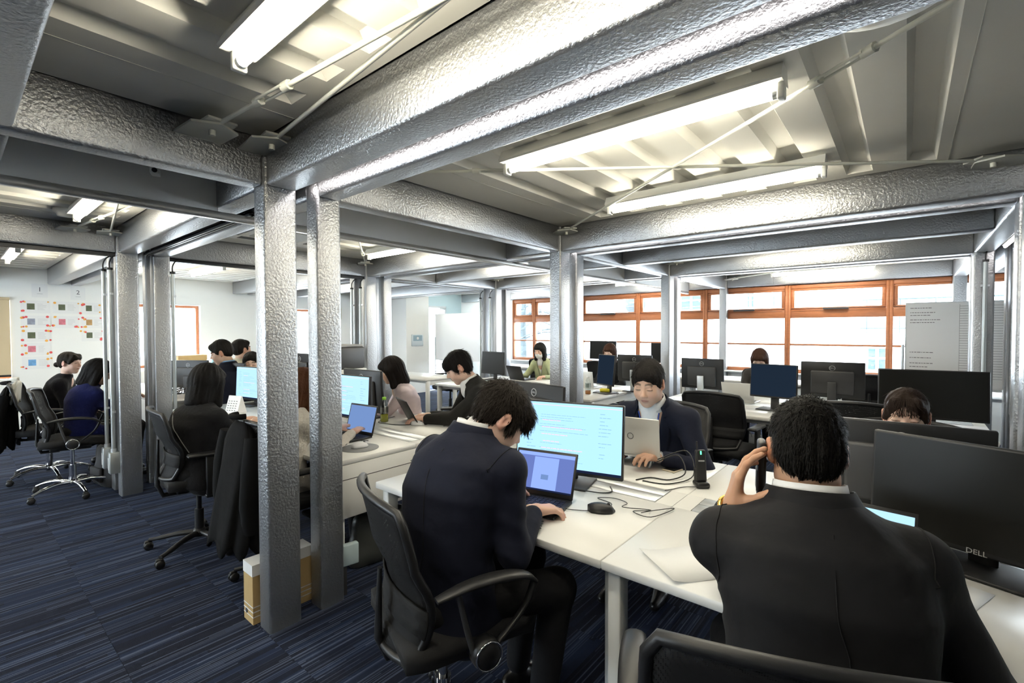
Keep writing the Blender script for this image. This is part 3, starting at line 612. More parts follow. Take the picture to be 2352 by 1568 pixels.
def laptop(label, loc, face, w=0.30, d=0.205, open_=110, scr_key='dim', lid='black', z=0.741, logo=False, stand=0.0, group='open laptops'):
    """user sits at local -y; lid hinge at +y"""
    t = thing('laptop', label, 'laptop', (loc[0], loc[1], z+stand), R_(face), group); lm = black_p if lid == 'black' else mat('laptop_silver', (0.66, 0.65, 0.62), 0.35, 0.5)
    B = Mx() if not stand else Mx((0, d/2, 0.0), rx=R_(14)) @ Mx((0, -d/2, 0))
    MB().rbox((-w/2, -d, 0), (w/2, 0, 0.014), 0.004, 2, B).build('base', lm, t)
    k = MB()
    for r in range(5):
        for c in range(13):
            x = -w*0.45+c*w*0.9/13; y = -d*0.12-r*d*0.105; k.box((x, y-d*0.088, 0.0135), (x+w*0.9/13-0.003, y, 0.0158), B)
    k.build('keyboard', black_p if lid == 'black' else grey_p, t, kind='stuff')
    MB().rbox((-w*0.16, -d*0.96, 0.0135), (w*0.16, -d*0.70, 0.0147), 0.0006, 1, B).build('touchpad', grey_p, t)
    T = B @ Mx((0, 0, 0.012), rx=R_(90-open_)); hh = d*0.98
    ld = MB().rbox((-w/2, -0.003, 0), (w/2, 0.0045, hh), 0.004, 2, T).build('lid', lm, t)
    MB().add([T @ Vector(p) for p in ((-w/2+0.010, -0.0034, 0.020), (w/2-0.010, -0.0034, 0.020), (w/2-0.010, -0.0034, hh-0.012), (-w/2+0.010, -0.0034, hh-0.012))], [(0, 1, 2, 3)]).build('display', screen(scr_key), ld)
    if scr_key == 'dim':
        q = lambda x0, x1, z0, z1, m, n, o_: MB().add([T @ Vector(p) for p in ((x0, -0.0034-o_, z0), (x1, -0.0034-o_, z0), (x1, -0.0034-o_, z1), (x0, -0.0034-o_, z1))], [(0, 1, 2, 3)]).build(n, m, ld)
        q(-w*0.18, w*0.22, 0.028, hh*0.84, lite_ui, 'window_panel', 0.0004); q(-w/2+0.010, w/2-0.010, 0.020, 0.027, dark_ui, 'taskbar', 0.0004); q(-w/2+0.01, w/2-0.01, hh*0.86, hh-0.012, lite_ui, 'browser_bar', 0.0003); q(-w*0.04, w*0.08, hh*0.35, hh*0.46, screen('navy'), 'window_box', 0.0006)
    if logo:
        lg = MB().tube([T @ Vector((0.016*math.cos(a), 0.0055, hh*0.5+0.016*math.sin(a))) for a in np.linspace(0, 2*math.pi, 21)], 0.0014, 5, caps=False).build('logo_ring', grey_p, ld)
    if stand:
        s = MB()
        for sx in (-0.09, 0.09):
            s.tube([(sx, -d*0.75, 0.008-stand*0.2), (sx, -d*0.1, -stand+0.006), (sx, -d*0.85, -stand+0.006)], 0.006, 6)
            s.tube([(sx, -0.01, 0.03), (sx, -d*0.55, -stand+0.006)], 0.006, 6)
        s.build('laptop_stand', alu_m, t)
    return t
def mouse(label, loc, face=0, m=None, z=0.741):
    t = thing('computer_mouse', label, 'mouse', (*loc, z), R_(face), 'computer mice'); G = []
    for i in range(9):
        v = i/8*2-1; row = []
        for j in range(9):
            a = math.pi*j/8; rw = 0.031*math.sqrt(max(0.0, 1-abs(v)**2.6))+0.001; row.append((rw*math.cos(a), v*0.055, 0.002+(0.034*math.sin(a))*math.sqrt(max(0.02, 1-(v+0.15)**2*0.75))))
        G.append(row)
    MB().sheet(G, 0.002).build('shell', m or black_p, t); MB().lathe([(0, -0.003), (0.007, -0.003), (0.007, 0.003), (0, 0.003)], (0, 0.028, 0.030), 10, ax='x').build('wheel', grey_p, t); return t
def bottle(label, loc, h, liquid, cap, fill=0.3, z=0.741):
    t = thing('drink_bottle', label, 'bottle', (*loc, z)); r = 0.033
    MB().lathe([(0, 0.001), (r*0.9, 0.001), (r, 0.01), (r, h*0.62), (r*0.85, h*0.74), (0.014, h*0.88), (0.013, h*0.96)], n=16).build('body', thin_glass('pet_'+cap, (0.90, 0.93, 0.93), 0.10), t)
    MB().lathe([(0, 0.003), (r*0.93, 0.004), (r*0.94, h*fill), (0, h*fill)], n=16).build('drink', mat('drink_'+liquid, {'tea': (0.45, 0.14, 0.01), 'green': (0.62, 0.60, 0.04)}[liquid], 0.1, trans=0.3), t)
    MB().lathe([(0, h), (0.0155, h), (0.0165, h*0.96), (0.0165, h*0.89), (0, h*0.89)], n=16).build('cap', mat('cap_'+cap, {'white': (0.8, 0.8, 0.8), 'lime': (0.35, 0.72, 0.08)}[cap], 0.4), t)
    MB().lathe([(r*1.01, h*0.36), (r*1.01, h*0.60)], n=16).build('label', thin_glass('label_'+cap, (0.80, 0.86, 0.84), 0.25), t); return t
def cable(label, pts, r=0.0028, m=None, name='cable'):
    return MB().tube(smooth_path(pts, 6), r, 6).build(name, m or cable_m, label=label, cat='cable')
# ------------------------------------------------------------------ people: smooth distance-field bodies
def A3(v): return np.array(tuple(v), np.float64)
def nz(v): v = A3(v); return v/(np.linalg.norm(v)+1e-12)
class Field:
    def __init__(s): s.p = []
    def add(s, fn, lo, hi, k=0.02, op='u'): s.p.append((fn, A3(lo), A3(hi), k, op)); return s
    def rc(s, a, b, ra, rb, k=0.02, op='u'):
        a, b = A3(a), A3(b); ab = b-a; L2 = ab@ab+1e-12
        def fn(X):
            t = np.clip(((X-a)@ab)/L2, 0, 1); return np.linalg.norm(X-a-t[..., None]*ab, axis=-1)-(ra+(rb-ra)*t)
        m = max(ra, rb); return s.add(fn, np.minimum(a, b)-m, np.maximum(a, b)+m, k, op)
    def el(s, c, r, R=None, k=0.02, op='u'):
        c, r = A3(c), A3(r); R = np.eye(3) if R is None else R
        def fn(X):
            q = (X-c)@R; k0 = np.linalg.norm(q/r, axis=-1); k1 = np.linalg.norm(q/(r*r), axis=-1)+1e-9; return k0*(k0-1)/k1
        m = r.max(); return s.add(fn, c-m, c+m, k, op)
    def mesh(s, vox, smooth=2, disp=None):
        us = [p for p in s.p if p[4] == 'u']; lo = np.min([p[1] for p in us], 0)-vox*3-0.01; hi = np.max([p[2] for p in us], 0)+vox*3+0.01
        n = np.ceil((hi-lo)/vox).astype(int)+1; F = np.full(n, 1.0, np.float32)
        for fn, l, h, k, op in s.p:
            i0 = np.maximum(((l-k-lo)/vox).astype(int)-2, 0); i1 = np.minimum(((h+k-lo)/vox).astype(int)+3, n)
            if np.any(i1 <= i0): continue
            g = np.stack(np.meshgrid(*[lo[a]+vox*np.arange(i0[a], i1[a]) for a in range(3)], indexing='ij'), -1)
            d = fn(g); sl = tuple(slice(i0[a], i1[a]) for a in range(3)); f = F[sl].astype(np.float64)
            if op == 'u': hh = np.maximum(k-np.abs(f-d), 0)/k; F[sl] = np.minimum(f, d)-hh*hh*k*0.25
            else: d = -d; hh = np.maximum(k-np.abs(f-d), 0)/k; F[sl] = np.maximum(f, d)+hh*hh*k*0.25
        V, Q = surface_nets(F, lo, vox)
        for _ in range(smooth): V = lap(V, Q)
        return V, Q
def lap(V, Q, w=0.5):
    S_ = np.zeros_like(V); C_ = np.zeros(len(V))
    for a, b in ((0, 1), (1, 2), (2, 3), (3, 0)):
        for i, j in ((a, b), (b, a)):
            for c in range(3): S_[:, c] += np.bincount(Q[:, i], V[Q[:, j], c], len(V))
            C_ += np.bincount(Q[:, i], minlength=len(V))
    return V*(1-w)+w*S_/np.maximum(C_, 1)[:, None]
def surface_nets(F, lo, vox):
    n = np.array(F.shape); sg = F < 0
    corners = [(i, j, k) for i in (0, 1) for j in (0, 1) for k in (0, 1)]
    cs = lambda c, A: A[c[0]:n[0]-1+c[0], c[1]:n[1]-1+c[1], c[2]:n[2]-1+c[2]]
    cnt = sum(cs(c, sg).astype(np.int8) for c in corners); mask = (cnt > 0) & (cnt < 8)
    idx = np.full(mask.shape, -1, np.int64); cells = np.argwhere(mask); idx[mask] = np.arange(len(cells))
    acc = np.zeros((len(cells), 3)); num = np.zeros(len(cells)); vals = {c: F[cells[:, 0]+c[0], cells[:, 1]+c[1], cells[:, 2]+c[2]].astype(np.float64) for c in corners}
    for a in corners:
        for ax in range(3):
            if a[ax]: continue
            b = list(a); b[ax] = 1; b = tuple(b); va, vb = vals[a], vals[b]; m_ = (va < 0) != (vb < 0)
            t = va/(va-vb+1e-20); p = np.array(a, float)[None].repeat(len(cells), 0); p[:, ax] += t; acc[m_] += p[m_]; num[m_] += 1
    V = lo+vox*(cells+acc/np.maximum(num, 1)[:, None]); Q = []
    for ax in range(3):
        o = [a for a in range(3) if a != ax]; sl0 = [slice(None)]*3; sl1 = [slice(None)]*3; sl0[ax] = slice(0, n[ax]-1); sl1[ax] = slice(1, n[ax])
        s0, s1 = sg[tuple(sl0)], sg[tuple(sl1)]; e = np.argwhere(s0 != s1); e = e[(e[:, o[0]] > 0) & (e[:, o[1]] > 0) & (e[:, o[0]] < n[o[0]]-1) & (e[:, o[1]] < n[o[1]]-1)]
        if not len(e): continue
        q = []
        for da, db in ((-1, -1), (0, -1), (0, 0), (-1, 0)):
            c = e.copy(); c[:, o[0]] += da; c[:, o[1]] += db; q.append(idx[c[:, 0], c[:, 1], c[:, 2]])
        q = np.stack(q, 1); fl = s0[e[:, 0], e[:, 1], e[:, 2]]
        if ax == 1: fl = ~fl
        q[~fl] = q[~fl][:, ::-1]; Q.append(q)
    Q = np.concatenate(Q); return V, Q[(Q >= 0).all(1)]
def vnoise(X, scale, seed=0):
    X = X*scale; i = np.floor(X).astype(np.int64); f = X-i; f = f*f*(3-2*f); r = 0
    for c in range(8):
        o = np.array([(c >> k) & 1 for k in range(3)]); h = ((i+o)@np.array([374761393, 668265263, 2147483647 % 982451653])+seed*1274126177) & 0xffffffff
        h = ((h ^ (h >> 13))*1274126177) & 0xffffffff; r = r+((h & 0xffff)/65535.0)*np.prod(np.where(o, f, 1-f), -1)
    return r*2-1
def vnormals(V, Q):
    fn = np.cross(V[Q[:, 2]]-V[Q[:, 0]], V[Q[:, 3]]-V[Q[:, 1]]); N = np.zeros_like(V)
    for k in range(4):
        for c in range(3): N[:, c] += np.bincount(Q[:, k], fn[:, c], len(V))
    return N/(np.linalg.norm(N, axis=1, keepdims=True)+1e-12)
def np_mesh(name, V, Q, colors=None):
    me = bpy.data.meshes.new(name); me.vertices.add(len(V)); me.vertices.foreach_set('co', V.astype(np.float32).ravel())
    me.loops.add(Q.size); me.loops.foreach_set('vertex_index', Q.astype(np.int32).ravel()); me.polygons.add(len(Q))
    me.polygons.foreach_set('loop_start', np.arange(0, Q.size, 4, dtype=np.int32)); me.polygons.foreach_set('use_smooth', np.ones(len(Q), bool)); me.update(calc_edges=True); me.validate()
    if colors is not None:
        at = me.color_attributes.new('Col', 'FLOAT_COLOR', 'POINT'); at.data.foreach_set('color', np.concatenate([colors, np.ones((len(V), 1))], 1).astype(np.float32).ravel())
    return me
def cat(parts):
    V = []; Q = []; o = 0
    for v, q in parts: V.append(v); Q.append(q+o); o += len(v)
    return np.concatenate(V), np.concatenate(Q)
CACHE = {}
def head_local(fem, vox):
    key = ('head', fem, vox)
    if key in CACHE: return CACHE[key]
    f = Field(); j = 0.92 if fem else 1.0
    f.el((0, -0.014, 0.036), (0.073, 0.094, 0.084), k=0.02); f.el((0, 0.018, -0.022), (0.064*j, 0.074, 0.088), k=0.03)
    f.el((0, 0.030, -0.068), (0.050*j, 0.050, 0.042), k=0.03); f.el((0, 0.062, -0.098), (0.024*j, 0.022, 0.018), k=0.025)
    for s in (-1, 1):
        f.el((s*0.036, 0.062, -0.030), (0.026, 0.026, 0.030), k=0.03); f.el((s*0.052*j, 0.0, -0.070), (0.014, 0.030, 0.024), k=0.03)
        f.el((s*0.032, 0.102, 0.008), (0.017, 0.014, 0.011), k=0.014, op='s'); f.el((s*0.031, 0.080, 0.006), (0.0165, 0.0125, 0.0115), k=0.006)
        f.el((s*0.030, 0.083, 0.029), (0.022, 0.010, 0.007), k=0.012)
        e = np.array(Matrix.Rotation(s*R_(-22), 3, 'Z') @ Matrix.Rotation(R_(-12), 3, 'X'))
        f.el((s*0.080, -0.010, -0.004), (0.0075, 0.020, 0.033), e, k=0.008); f.el((s*0.088, -0.004, -0.002), (0.006, 0.009, 0.017), e, k=0.004, op='s'); f.el((s*0.075, 0.0, -0.030), (0.006, 0.007, 0.009), k=0.008)
        f.el((s*0.0115, 0.100, -0.030), (0.0075, 0.009, 0.0065), k=0.008)
    f.rc((0, 0.086, 0.016), (0, 0.105, -0.020), 0.007, 0.0095, k=0.014); f.el((0, 0.109, -0.024), (0.0095, 0.009, 0.008), k=0.008)
    f.el((0, 0.090, -0.0555), (0.021, 0.009, 0.0050), k=0.008); f.el((0, 0.088, -0.0655), (0.018, 0.009, 0.0055), k=0.008); f.el((0, 0.102, -0.0605), (0.024, 0.010, 0.0012), k=0.005, op='s')
    f.rc((0, -0.020, -0.05), (0, -0.030, -0.105), 0.051*j, 0.050*j, k=0.03)
    V, Q = f.mesh(vox, 1); CACHE[key] = (V, Q); return V, Q
def head_colors(V, tone, fem, stubble=0.0, hairc=(0.02, 0.017, 0.015)):
    C_ = np.tile(np.array(tone), (len(V), 1)); x, y, z = np.abs(V[:, 0]), V[:, 1], V[:, 2]
    def mixc(m_, c): C_[:] = C_*(1-m_[:, None])+np.array(c)*m_[:, None]
    g = lambda d, r: np.exp(-(d/r)**2)
    mixc(0.30*g(np.hypot(x-0.042, z+0.034), 0.022)*(y > 0.03), (tone[0]*1.0, tone[1]*0.72, tone[2]*0.70)); mixc(0.30*g(np.hypot(x, z+0.025), 0.014)*(y > 0.08), (tone[0], tone[1]*0.75, tone[2]*0.7))
    mixc(0.5*((x > 0.070) & (np.abs(y+0.008) < 0.024) & (np.abs(z+0.006) < 0.035)), (tone[0]*1.02, tone[1]*0.66, tone[2]*0.60))
    mixc(np.clip(1.4-np.maximum(x/0.022, np.abs(z+0.0605)/0.0095)**2*1.3, 0, 1)*0.75*(y > 0.07), (0.52, 0.20, 0.17) if fem else (0.50, 0.24, 0.19))
    mixc(0.8*(np.abs(z+0.0605) < 0.0012)*(x < 0.021)*(y > 0.07), (0.20, 0.06, 0.05))
    bz = 0.0335+0.0035*np.sin(np.clip((x-0.012)/0.036, 0, 1)*math.pi)-0.004*np.clip((x-0.03)/0.02, 0, 1)
    mixc(np.clip(1.3-np.abs(z-bz)/(0.0042 if fem else 0.0052), 0, 1)*((x > 0.011) & (x < 0.050))*(y > 0.04)*(0.55 if fem else 0.85), hairc)
    ez = 0.0045-0.10*np.abs(x-0.032)**2/0.015
    mixc(np.clip(1.5-np.abs(z-ez)/0.0026, 0, 1)*(np.abs(x-0.032) < 0.0155)*(y > 0.06)*0.9, (0.03, 0.018, 0.015))
    if stubble: mixc(stubble*np.clip((-0.035-z)/0.02, 0, 1)*(y > 0.0), (tone[0]*0.55, tone[1]*0.55, tone[2]*0.58))
    # scalp under the hair
    hl = 0.058-0.9*np.clip(0.075-y, 0, 0.2)+0.0*x
    mixc(np.clip((z-np.maximum(hl, -0.07))/0.02, 0, 1)*0.85*(x < 0.080), hairc); return C_
def hair_local(style, vox):
    key = ('hair', style, vox)
    if key in CACHE: return CACHE[key]
    f = Field()
    if style in ('short', 'fade', 'fringe', 'swept', 'layer'):
        up_ = 0.012 if style == 'swept' else 0.0
        f.el((0, -0.016, 0.040), (0.083 if style != 'fade' else 0.0765, 0.104, 0.092+up_), k=0.02); f.el((0, -0.050, -0.010), (0.071, 0.054, 0.072 if style == 'fringe' else 0.056), k=0.03)
        if style == 'fringe':
            f.el((0, 0.060, 0.060), (0.070, 0.046, 0.040), k=0.03); f.el((0.0, 0.086, 0.036), (0.056, 0.018, 0.026), k=0.02)
            for s in (-1, 1): f.el((s*0.070, 0.018, 0.010), (0.014, 0.030, 0.042), k=0.02); f.el((s*0.066, -0.045, -0.02), (0.016, 0.035, 0.050), k=0.02)
        elif style == 'layer':
            f.el((0, 0.064, 0.060), (0.066, 0.040, 0.036), k=0.03); f.el((0.01, 0.092, 0.030), (0.050, 0.016, 0.030), k=0.02)
            for s in (-1, 1): f.el((s*0.071, 0.026, 0.012), (0.011, 0.024, 0.044), k=0.015)
        elif style == 'swept':
            f.el((0.02, 0.066, 0.085), (0.058, 0.036, 0.030), k=0.03)
            for s in (-1, 1): f.el((s*0.071, 0.020, 0.020), (0.010, 0.022, 0.035), k=0.015)
        else:
            f.el((0.0, 0.058, 0.078), (0.060, 0.034, 0.028), k=0.03)
            for s in (-1, 1): f.el((s*0.072, 0.022, 0.016), (0.009, 0.020, 0.036), k=0.015)
        f.el((0, 0.120, -0.050), (0.080, 0.075, 0.122 if style in ('short', 'fade') else (0.095 if style == 'swept' else 0.074)), k=0.02, op='s')
        for s in (-1, 1): f.el((s*0.088, -0.002, -0.012), (0.026, 0.028, 0.038) if style != 'fade' else (0.032, 0.032, 0.042), k=0.012, op='s')
    elif style == 'bob':
        f.el((0, -0.018, 0.034), (0.090, 0.110, 0.098), k=0.02); f.rc((0, -0.045, -0.02), (0, -0.055, -0.135), 0.086, 0.080, k=0.05)
        for s in (-1, 1): f.rc((s*0.066, 0.010, 0.0), (s*0.074, 0.022, -0.150), 0.036, 0.032, k=0.04)
        f.el((0, 0.066, 0.058), (0.066, 0.036, 0.030), k=0.03); f.el((0, 0.140, -0.080), (0.060, 0.105, 0.125), k=0.025, op='s'); f.el((0, -0.01, -0.22), (0.13, 0.14, 0.055), k=0.03, op='s')
    elif style == 'long':
        f.el((0, -0.018, 0.036), (0.088, 0.108, 0.096), k=0.02); f.rc((0, -0.060, -0.02), (0, -0.085, -0.30), 0.082, 0.062, k=0.05)
        for s in (-1, 1): f.rc((s*0.066, 0.006, 0.0), (s*0.080, 0.020, -0.27), 0.032, 0.026, k=0.04)
        f.el((0, 0.066, 0.056), (0.066, 0.034, 0.030), k=0.03); f.el((0, 0.140, -0.090), (0.058, 0.105, 0.135), k=0.025, op='s')
    elif style in ('bun', 'tied'):
        f.el((0, -0.016, 0.038), (0.080, 0.101, 0.090), k=0.02); f.el((0, -0.050, -0.012), (0.068, 0.052, 0.060), k=0.03)
        if style == 'bun': f.el((0, -0.128, -0.028), (0.028, 0.026, 0.030), k=0.02)
        for s in (-1, 1): f.rc((s*0.040, 0.066, 0.085), (s*0.072, 0.045, 0.0), 0.018, 0.010, k=0.03)
        f.el((0, 0.074, 0.055), (0.056, 0.026, 0.024), k=0.02) if style == 'bun' else None
        f.el((0, 0.130, -0.045), (0.056, 0.090, 0.096), k=0.02, op='s')
        if style == 'tied': f.el((0, 0.135, 0.010), (0.050, 0.080, 0.072), k=0.02, op='s')
        for s in (-1, 1): f.el((s*0.090, 0.000, -0.016), (0.026, 0.028, 0.036), k=0.012, op='s')
    V, Q = f.mesh(vox, 2)
    N = vnormals(V, Q); u = np.arctan2(V[:, 0], V[:, 1]+0.02); ang = np.stack([u*2.2, V[:, 2]*6, np.zeros(len(V))], 1)
    amp = 0.0035 if style in ('bob', 'long') else 0.0028
    V = V+N*(amp*vnoise(np.stack([u*9, V[:, 2]*12, np.full(len(V), 3.0)], 1), 1.0, 5)[:, None]+0.0012*vnoise(V, 150, 9)[:, None]); CACHE[key] = (V, Q); return V, Q
def strands(V, Q, n, rng, style, ln=0.03, wd=0.0011, lift=0.25):
    N = vnormals(V, Q); ok = np.where(((V[:, 1] < 0.055) | (V[:, 2] > 0.085)) & ~((np.abs(V[:, 0]) > 0.055) & (V[:, 2] < 0.045) & (V[:, 1] > -0.055)))[0] if style in ('short', 'fade') else np.arange(len(V)); i = ok[rng.integers(0, len(ok), n)]; p = V[i]+N[i]*0.0005; nn = N[i]; wh = np.array([0.015, -0.055, 0.135])
    fl = p-wh; fl[:, 2] -= 0.06*np.clip((0.06-p[:, 2])/0.1, 0, 1)*3; fl += rng.normal(0, 0.028, fl.shape)
    fl -= nn*(fl*nn).sum(1, keepdims=True); fl /= np.linalg.norm(fl, axis=1, keepdims=True)+1e-9; sd = np.cross(nn, fl)
    l = ln*rng.uniform(0.5, 1.2, (n, 1)); li = lift*rng.uniform(0.2, 1.3, (n, 1))
    pts = [p-nn*0.002, p+fl*l*0.4+nn*l*li, p+fl*l*0.75+nn*l*li*1.5, p+fl*l+nn*l*li*1.4]; ws = [wd, wd, wd*0.8, wd*0.15]; VV = []
    for q, w in zip(pts, ws): VV += [q-sd*w, q+sd*w]
    VV = np.stack(VV, 1).reshape(-1, 3); b = np.arange(n)[:, None]*8; QQ = np.concatenate([b+np.array([[2*k, 2*k+1, 2*k+3, 2*k+2]]) for k in range(3)]); return VV, QQ
POSES = {'type': ((22, 30, 18), (20, 30, 20), (24, 32, 20), (26, 34, 22), (10, 15)), 'mouse': ((14, 22, 12),)*2+((18, 26, 16), (22, 30, 18))+((8, 10),), 'phone': ((12, 22, 14), (14, 24, 14), (18, 28, 16), (24, 32, 18), (-10, 18)),
         'fist': ((58, 68, 40), (62, 70, 42), (64, 72, 42), (66, 72, 42), (20, 30))}
def hand_local(pose, right, vox):
    key = ('hand', pose, right, vox)
    if key in CACHE: return CACHE[key]
    f = Field(); ps = POSES[pose]; fx_ = (-0.0285, -0.0095, 0.0095, 0.0275); fy = (0.086, 0.091, 0.087, 0.078)
    ls = ((0.041, 0.025, 0.020), (0.045, 0.029, 0.021), (0.041, 0.027, 0.020), (0.033, 0.020, 0.017))
    f.rc((0, -0.022, 0), (0, 0.012, 0), 0.024, 0.023, k=0.02)
    for i in range(4):
        f.rc((fx_[i]*0.55, 0.012, 0.0), (fx_[i], fy[i], 0.002), 0.0155, 0.0105, k=0.016)
        p = np.array([fx_[i], fy[i], 0.002]); a = 0; sp = fx_[i]*2.2
        for q, (l, cu) in enumerate(zip(ls[i], ps[i])):
            a += R_(cu); d = np.array([sp*math.cos(a), math.cos(a), -math.sin(a)]); d /= np.linalg.norm(d); e = p+d*l; f.rc(p, e, 0.0096-0.0008*q, 0.0088-0.0008*q, k=0.005); p = e
    p = np.array([-0.018, 0.016, -0.008]); a0 = (-0.62, 0.70, -0.36) if pose != 'phone' else (-0.45, 0.72, -0.62); d = np.array(a0); d /= np.linalg.norm(d)
    f.rc(p, p+d*0.036, 0.0165, 0.0125, k=0.018); p = p+d*0.036
    for l, cu in zip((0.032, 0.026), ps[4]):
        c_, s_ = math.cos(R_(cu)), math.sin(R_(cu)); d = np.array([d[0]*c_+d[1]*s_*0.9, d[1]*c_-d[0]*s_*0.4, d[2]-0.1*s_]); d /= np.linalg.norm(d); e = p+d*l; f.rc(p, e, 0.0108, 0.0095, k=0.006); p = e
    V, Q = f.mesh(vox, 1)
    if not right: V = V*np.array([-1, 1, 1]); Q = Q[:, ::-1]
    CACHE[key] = (V, Q); return V, Q
def frame(yv, zv):
    y = nz(yv); x = nz(np.cross(y, A3(zv))); z = np.cross(x, y); return np.stack([x, y, z], 1)
def loft(f, secs, u, v, k=0.03, n=2.3):
    cs = np.array([A3(s_[0]) for s_ in secs]); w = nz(cs[-1]-cs[0]); T = (cs-cs[0])@w; rx = np.array([s_[1] for s_ in secs]); ry = np.array([s_[2] for s_ in secs]); u, v = A3(u), A3(v)
    def fn(X):
        t = (X-cs[0])@w; tc = np.clip(t, T[0], T[-1]); c = np.stack([np.interp(tc, T, cs[:, a]) for a in range(3)], -1); a = np.interp(tc, T, rx); b = np.interp(tc, T, ry); d = X-c
        q = ((np.abs(d@u)/a)**n+(np.abs(d@v)/b)**n)**(1/n); return np.maximum((q-1)*np.minimum(a, b), np.maximum(T[0]-t, t-T[-1]))
    m_ = max(rx.max(), ry.max()); f.add(fn, cs.min(0)-m_, cs.max(0)+m_, k)
    return fn
CLOTH = {}
def cloth(name, col, rough=0.8, sheen=0.15, b=0.35, sc=14):
    return mat('cloth_'+name, col, rough, bump=b, bscale=sc, bdist=0.012, var=0.10, vscale=30, spec=0.15, sheen=sheen*0.2)
def ik(S, Wp, l1, l2, pole):
    S, Wp, pole = A3(S), A3(Wp), A3(pole); d = Wp-S; L = np.linalg.norm(d); d /= L; L = min(L, (l1+l2)*0.999); a = (l1*l1-l2*l2+L*L)/(2*L); h = math.sqrt(max(l1*l1-a*a, 0)); p = pole-d*(pole@d); p /= np.linalg.norm(p)+1e-9
    return S+d*a+p*h
def person(label, hips, face, lean=12, side=0, hunch=0.03, head=(0, 20, 0), wr=None, wl=None, pose=('type', 'type'), palm=((0, 0, 1), (0, 0, 1)), hdir=(None, None), fem=False, sc=None, seat=0.50, hair='short', hair_col=(0.016, 0.014, 0.013), tone=(0.66, 0.44, 0.325),
           top='jacket', top_m=None, shirt_m=None, pants_m=None, vneck=0.45, vox=0.014, hvox=0.006, near=False, knees=None, legs=True, pole=None, trunk=0.50, headup=0.0, mask=False, tie=None, collar=True, build=1.0, nstr=0, strand=None, stub=0.0, shrug=(0, 0), standing=False, twist=0, headfwd=0.03, lanyard=None, nt=None, hscale=1.0, shd=0.100):
    sc = sc or (0.93 if fem else 1.0); a = R_(face); f_ = np.array([-math.sin(a), math.cos(a), 0.0]); r_ = np.array([math.cos(a), math.sin(a), 0.0]); z_ = np.array([0, 0, 1.0])
    t = thing('person', label, 'person', (hips[0], hips[1], 0), 0, 'office workers'); O = A3((hips[0], hips[1], 0))
    P0 = O+z_*(seat+0.085*sc); le, si = R_(lean), R_(side); s = nz(z_*math.cos(le)*math.cos(si)+f_*math.sin(le)+r_*math.sin(si)); T = trunk*sc
    if nt is not None:
        T = (nt[2]-P0[2])/s[2]; O = A3((nt[0], nt[1], 0))-np.array([*(s[:2]*T+f_[:2]*hunch*0.6), 0]); P0 = O+z_*(seat+0.085*sc); t.location = tuple(O)
    fv = nz(f_-s*(f_@s)); tw = R_(twist); lat = nz(np.cross(fv, s)); lat2 = nz(lat*math.cos(tw)+fv*math.sin(tw)); fv2 = nz(np.cross(s, lat2))
    C1 = lambda q: P0+s*T*q-fv*hunch*math.sin(math.pi*min(1, max(0, q)))*1.3
    N = C1(1.0)+f_*hunch*0.6; b = build*sc*(0.90 if fem else 1.0)
    # head
    ha = a+R_(head[0]); hp = R_(head[1]); hf0 = np.array([-math.sin(ha), math.cos(ha), 0]); hr = np.array([math.cos(ha), math.sin(ha), 0]); hf = hf0*math.cos(hp)-z_*math.sin(hp); hu = np.cross(hr, hf); ro = R_(head[2]); hr, hu = hr*math.cos(ro)+hu*math.sin(ro), hu*math.cos(ro)-hr*math.sin(ro)
    HM = np.stack([hr, hf, hu], 1); nd = nz(s*0.6+hu*0.7+z_*0.2); H = N+nd*(0.105+headup)*sc+hf*headfwd*sc+hu*0.035*sc
    hs = sc*(1.03 if not fem else 1.02)*hscale
    toW = lambda V: V@HM.T*hs+H
    parts = []; cols_ = []
    V, Q = head_local(fem, hvox); parts.append((toW(V), Q)); cols_.append(head_colors(V, tone, fem, stub, hair_col))
    # shoulders, arms
    S_ = [N-s*shd*sc+lat2*sg*(0.182 if top == 'jacket' else 0.168)*b+z_*shrug[0 if sg > 0 else 1]-fv2*0.01 for sg in (1, -1)]
    l1, l2 = 0.285*sc, 0.255*sc; E_ = []; W_ = []
    for i, (w_, sg) in enumerate(((wr, 1), (wl, -1))):
        if w_ is None: w_ = tuple(S_[i]+f_*0.30*sc-z_*0.33*sc-lat2*sg*0.03)
        w_ = A3(w_); d = w_-S_[i]; L = np.linalg.norm(d)
        if L > (l1+l2)*0.995: w_ = S_[i]+d/L*(l1+l2)*0.995
        pl = A3(pole[i]) if pole and pole[i] is not None else -z_*0.9+lat2*sg*0.55-f_*0.35
        W_.append(w_); E_.append(ik(S_[i], w_, l1, l2, pl))
    core = Field(); core.rc(H-hu*0.06*sc-hf*0.02*sc, N-s*0.02, 0.047*b, 0.055*b, 0.03); core.rc(N-s*0.08, C1(0.45), 0.085*b, 0.09*b, 0.05); core.rc(C1(0.45), P0, 0.09*b, 0.10*b, 0.05)
    for i in (0, 1): core.rc(S_[i], E_[i], 0.040*b, 0.034*b, 0.03); core.rc(E_[i], W_[i], 0.034*b, 0.025*b, 0.03); core.rc(N-s*0.06, S_[i], 0.045*b, 0.045*b, 0.03)
    # legs
    kn = []; an = []
    for i, sg in enumerate((1, -1)):
        hj = P0-z_*0.03*sc+r_*sg*0.085*sc
        if standing: k_ = hj-z_*0.43*sc+f_*0.02; an_ = np.array([k_[0], k_[1], 0.09])
        elif knees: k_ = A3(knees[i][0]); an_ = A3(knees[i][1])
        else: k_ = hj+f_*0.41*sc+r_*sg*0.03-z_*0.005; an_ = np.array([*(k_+f_*(-0.02+0.05*sg))[:2], 0.09])
        kn.append((hj, k_, an_)); core.rc(hj, k_, 0.06*b, 0.042*b, 0.03); core.rc(k_, an_, 0.042*b, 0.03*b, 0.03)
